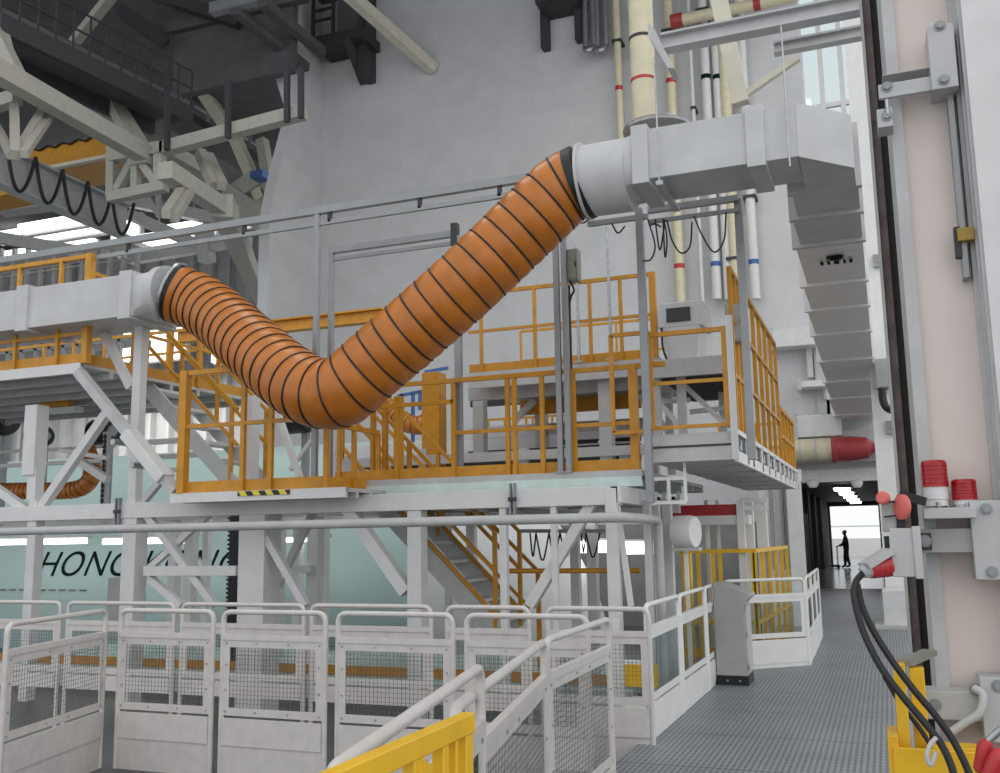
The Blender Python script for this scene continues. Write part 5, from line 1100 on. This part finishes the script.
# yellow guard at the lower right
GYY = 3.62
t = thing('yellow_guard', 'yellow steel guard standing at the foot of the pinkish pillar', 'guard', at(930, 760, Y=GYY))
def gp(x0_, x1_, y0_, Y, d, nm='post', y1_=None):
    a, b = at(x0_, 720, Y=Y), at(x1_, 720, Y=Y); z = at((x0_+x1_)/2, y0_, Y=Y).z; z0_ = 0 if y1_ is None else at((x0_+x1_)/2, y1_, Y=Y).z; MB().box(a.x, b.x, Y, Y+d, z0_, z).build(nm, 'yellow2', t, bevel=0.003)
gp(897, 909, 664, GYY+0.06, 0.06); gp(913, 928, 668, GYY+0.1, 0.06); gp(891, 976, 750, GYY, 0.02, 'front_plate'); gp(886, 897, 736, GYY+0.02, 0.2, 'side_plate'); gp(930, 976, 748, GYY+0.03, 0.1, 'cross_plate')
MB().bar(at(905, 663, Y=GYY+0.1), at(930, 652, Y=GYY+0.3), 0.05, 0.02).build('top_flap', 'olive', t)
# red handles
for k, (pa, pb, lab) in enumerate((((987, 742), (980, 770), 'upper red grip handle at the lower right corner'), ((1000, 752), (985, 785), 'lower red grip handle at the lower right corner'))):
    a, b = at(*pa, Y=3.3-0.05*k), at(*pb, Y=3.3-0.05*k); t = thing('grip_handle', lab, 'handle', b); dd = (b-a)
    MB().tube([a+dd*f for f in (-0.1, 0.0, 0.25, 0.6, 1.0, 1.1)], 0.02, 16, [0.008, 0.018, 0.024, 0.022, 0.02, 0.01]).build('grip', 'red', t)
    MB().cyl(a, a-dd*0.5+V((0.03, 0, 0)), 0.011, 12).build('shaft', 'galv', t)

# ------------------------------------------------------------------ corridor lights and the far person
for k, (x, y, w_, dp) in enumerate(((838, 485, 0.4, 36), (841, 491, 0.35, 40), (844, 496, 0.3, 44), (846, 500, 0.3, 48), (848, 503, 0.3, 52))):
    p = at(x, y, Y=dp); p.z = 3.1; p.x = -1.35
    t = thing('corridor_lamp', 'ceiling lamp of the corridor, '+('nearest of five', 'second nearest of five', 'third of five', 'fourth nearest of five', 'farthest of five')[k], 'lamp', p, 'corridor ceiling lamps')
    MB().box(p.x-0.25, p.x+0.25, dp-0.5, dp+0.5, 3.1, 3.18).build('lamp_glass', 'tube', t); MB().box(p.x-0.3, p.x+0.3, dp-0.55, dp+0.55, 3.18, 3.295).build('housing', 'white', t)
for k, x in enumerate((813, 857)): p = at(x, 484, Y=WY-0.2); tag(MB().lathe((p.x, WY-0.25, p.z-0.1), [(0.1, 0), (0.16, 0.1), (0.16, 0.18), (0.05, 0.22)], 16).build('lintel_lamp', 'white'), ('left', 'right')[k]+' small white lamp under the corridor lintel', 'lamp')
for k, (y, lab) in enumerate(((31.6, 'nearest dark door frame on the left corridor wall'), (34.4, 'second dark door frame on the left corridor wall'), (38.0, 'farther dark door frame on the left corridor wall'))):
    t = thing('door_frame', lab, 'door', (gl+0.1, y, 0)); MB().box(gl, gl+0.08, y, y+1.2, 0, 2.3).build('door_leaf', 'dark', t); MB().box(gl, gl+0.12, y-0.1, y, 0, 2.4).build('jamb', 'lgrey', t); MB().box(gl, gl+0.12, y+1.2, y+1.3, 0, 2.4).build('jamb', 'lgrey', t)
def person(c, face):
    t = thing('person', 'person in dark work clothes standing at the bright corridor end holding a trolley bar', 'person', c)
    me = bpy.data.meshes.new('body'); H = 1.76; sd = V((-face.y, face.x, 0)); U = V((0, 0, 1))
    J = {}; E_ = []; Rr = {}
    def j(n, f, s, z, r): J[n] = V(ORG[t.name])*0+face*f+sd*s+U*z; Rr[n] = r
    j('pelvis', 0, 0, 0.95, 0.17); j('waist', 0.01, 0, 1.1, 0.16); j('chest', 0.0, 0, 1.3, 0.185); j('neckb', 0.0, 0, 1.45, 0.09); j('neck', 0.015, 0, 1.53, 0.066)
    j('head', 0.04, 0, 1.62, 0.085); j('crown', 0.03, 0, 1.7, 0.085)
    for q, s in (('l', 1), ('r', -1)):
        st = 0.12*s
        j('hip'+q, 0, 0.1*s, 0.9, 0.13); j('knee'+q, 0.03+st*0.5, 0.11*s, 0.5, 0.092); j('ankle'+q, -0.02+st, 0.11*s, 0.1, 0.065); j('toe'+q, 0.17+st, 0.13*s, 0.05, 0.05)
        j('sho'+q, 0, 0.19*s, 1.41, 0.085); j('elb'+q, 0.1, 0.25*s, 1.14, 0.062); j('wri'+q, 0.33, 0.2*s, 1.02, 0.042)
        E_.extend([('pelvis', 'hip'+q), ('hip'+q, 'knee'+q), ('knee'+q, 'ankle'+q), ('ankle'+q, 'toe'+q), ('chest', 'sho'+q), ('sho'+q, 'elb'+q), ('elb'+q, 'wri'+q)])
    E_ += [('pelvis', 'waist'), ('waist', 'chest'), ('chest', 'neckb'), ('neckb', 'neck'), ('neck', 'head'), ('head', 'crown')]
    ks = list(J); me.from_pydata([tuple(J[k]) for k in ks], [(ks.index(a), ks.index(b)) for a, b in E_], [])
    o = bpy.data.objects.new('body', me); COL.objects.link(o); o.parent = t; ORG[o.name] = ORG[t.name]; me.materials.append(M['cloth'])
    sk = o.modifiers.new('skin', 'SKIN'); sk.use_smooth_shade = True
    for k, v in zip(ks, me.skin_vertices[0].data): v.radius = (Rr[k], Rr[k]); v.use_root = (k == 'pelvis')
    ss = o.modifiers.new('smooth', 'SUBSURF'); ss.levels = 1; ss.render_levels = 2
    w0_ = V(ORG[t.name])
    h = MB(); h.sphere(w0_+face*0.045+U*1.655, 0.082, 0.078, 0.115); h.sphere(w0_+face*0.135+U*1.64, 0.018, 0.014, 0.022); h.build('face', 'skin', t)
    h = MB(); h.sphere(w0_+face*0.015+U*1.7, 0.092, 0.09, 0.085); h.build('hair', 'hair', t)
    for s in (1, -1):
        h = MB(); w_ = w0_+J['wril' if s > 0 else 'wrir']; h.sphere(w_+face*0.05, 0.045, 0.035, 0.022)
        for k in range(4): b_ = w_+face*0.08+sd*(0.022*(k-1.5)); h.tube([b_, b_+face*0.035+U*0.0, b_+face*0.04-U*0.03, b_+face*0.015-U*0.045], 0.009, 8)
        h.tube([w_+face*0.03-sd*s*0.03, w_+face*0.07-sd*s*0.05-U*0.02, w_+face*0.09-sd*s*0.04-U*0.03], 0.01, 8); h.build('hand', 'skin', t)
    return t
pp = at(847, 567, Z=0); pp = V((at(847, 560, Y=50).x, 50, 0)); fc = V((-1, -0.15, 0)).normalized()
person(pp, fc)
t = thing('trolley', 'slim upright hand trolley held by the person in the corridor', 'trolley', pp+fc*0.5)
sd = V((-fc.y, fc.x, 0)); w0_ = pp+fc*0.42
for s in (1, -1): MB().tube([w0_+sd*0.2*s+V((0, 0, 0.08)), w0_+sd*0.2*s+V((0, 0, 1.02))], 0.014, 8).build('upright', 'dark', t)
MB().tube([w0_-sd*0.22+V((0, 0, 1.0)), w0_+sd*0.22+V((0, 0, 1.0))], 0.014, 8).build('handle_bar', 'dark', t); MB().bar(w0_+fc*0.15-sd*0.2+V((0, 0, 0.1)), w0_+fc*0.15+sd*0.2+V((0, 0, 0.1)), 0.35, 0.1).build('toe_plate', 'dark', t)
for s in (1, -1): MB().cyl(w0_+sd*0.2*s+V((0, 0, 0.08)), w0_+sd*0.24*s+V((0, 0, 0.08)), 0.08, 14).build('wheel', 'black', t)
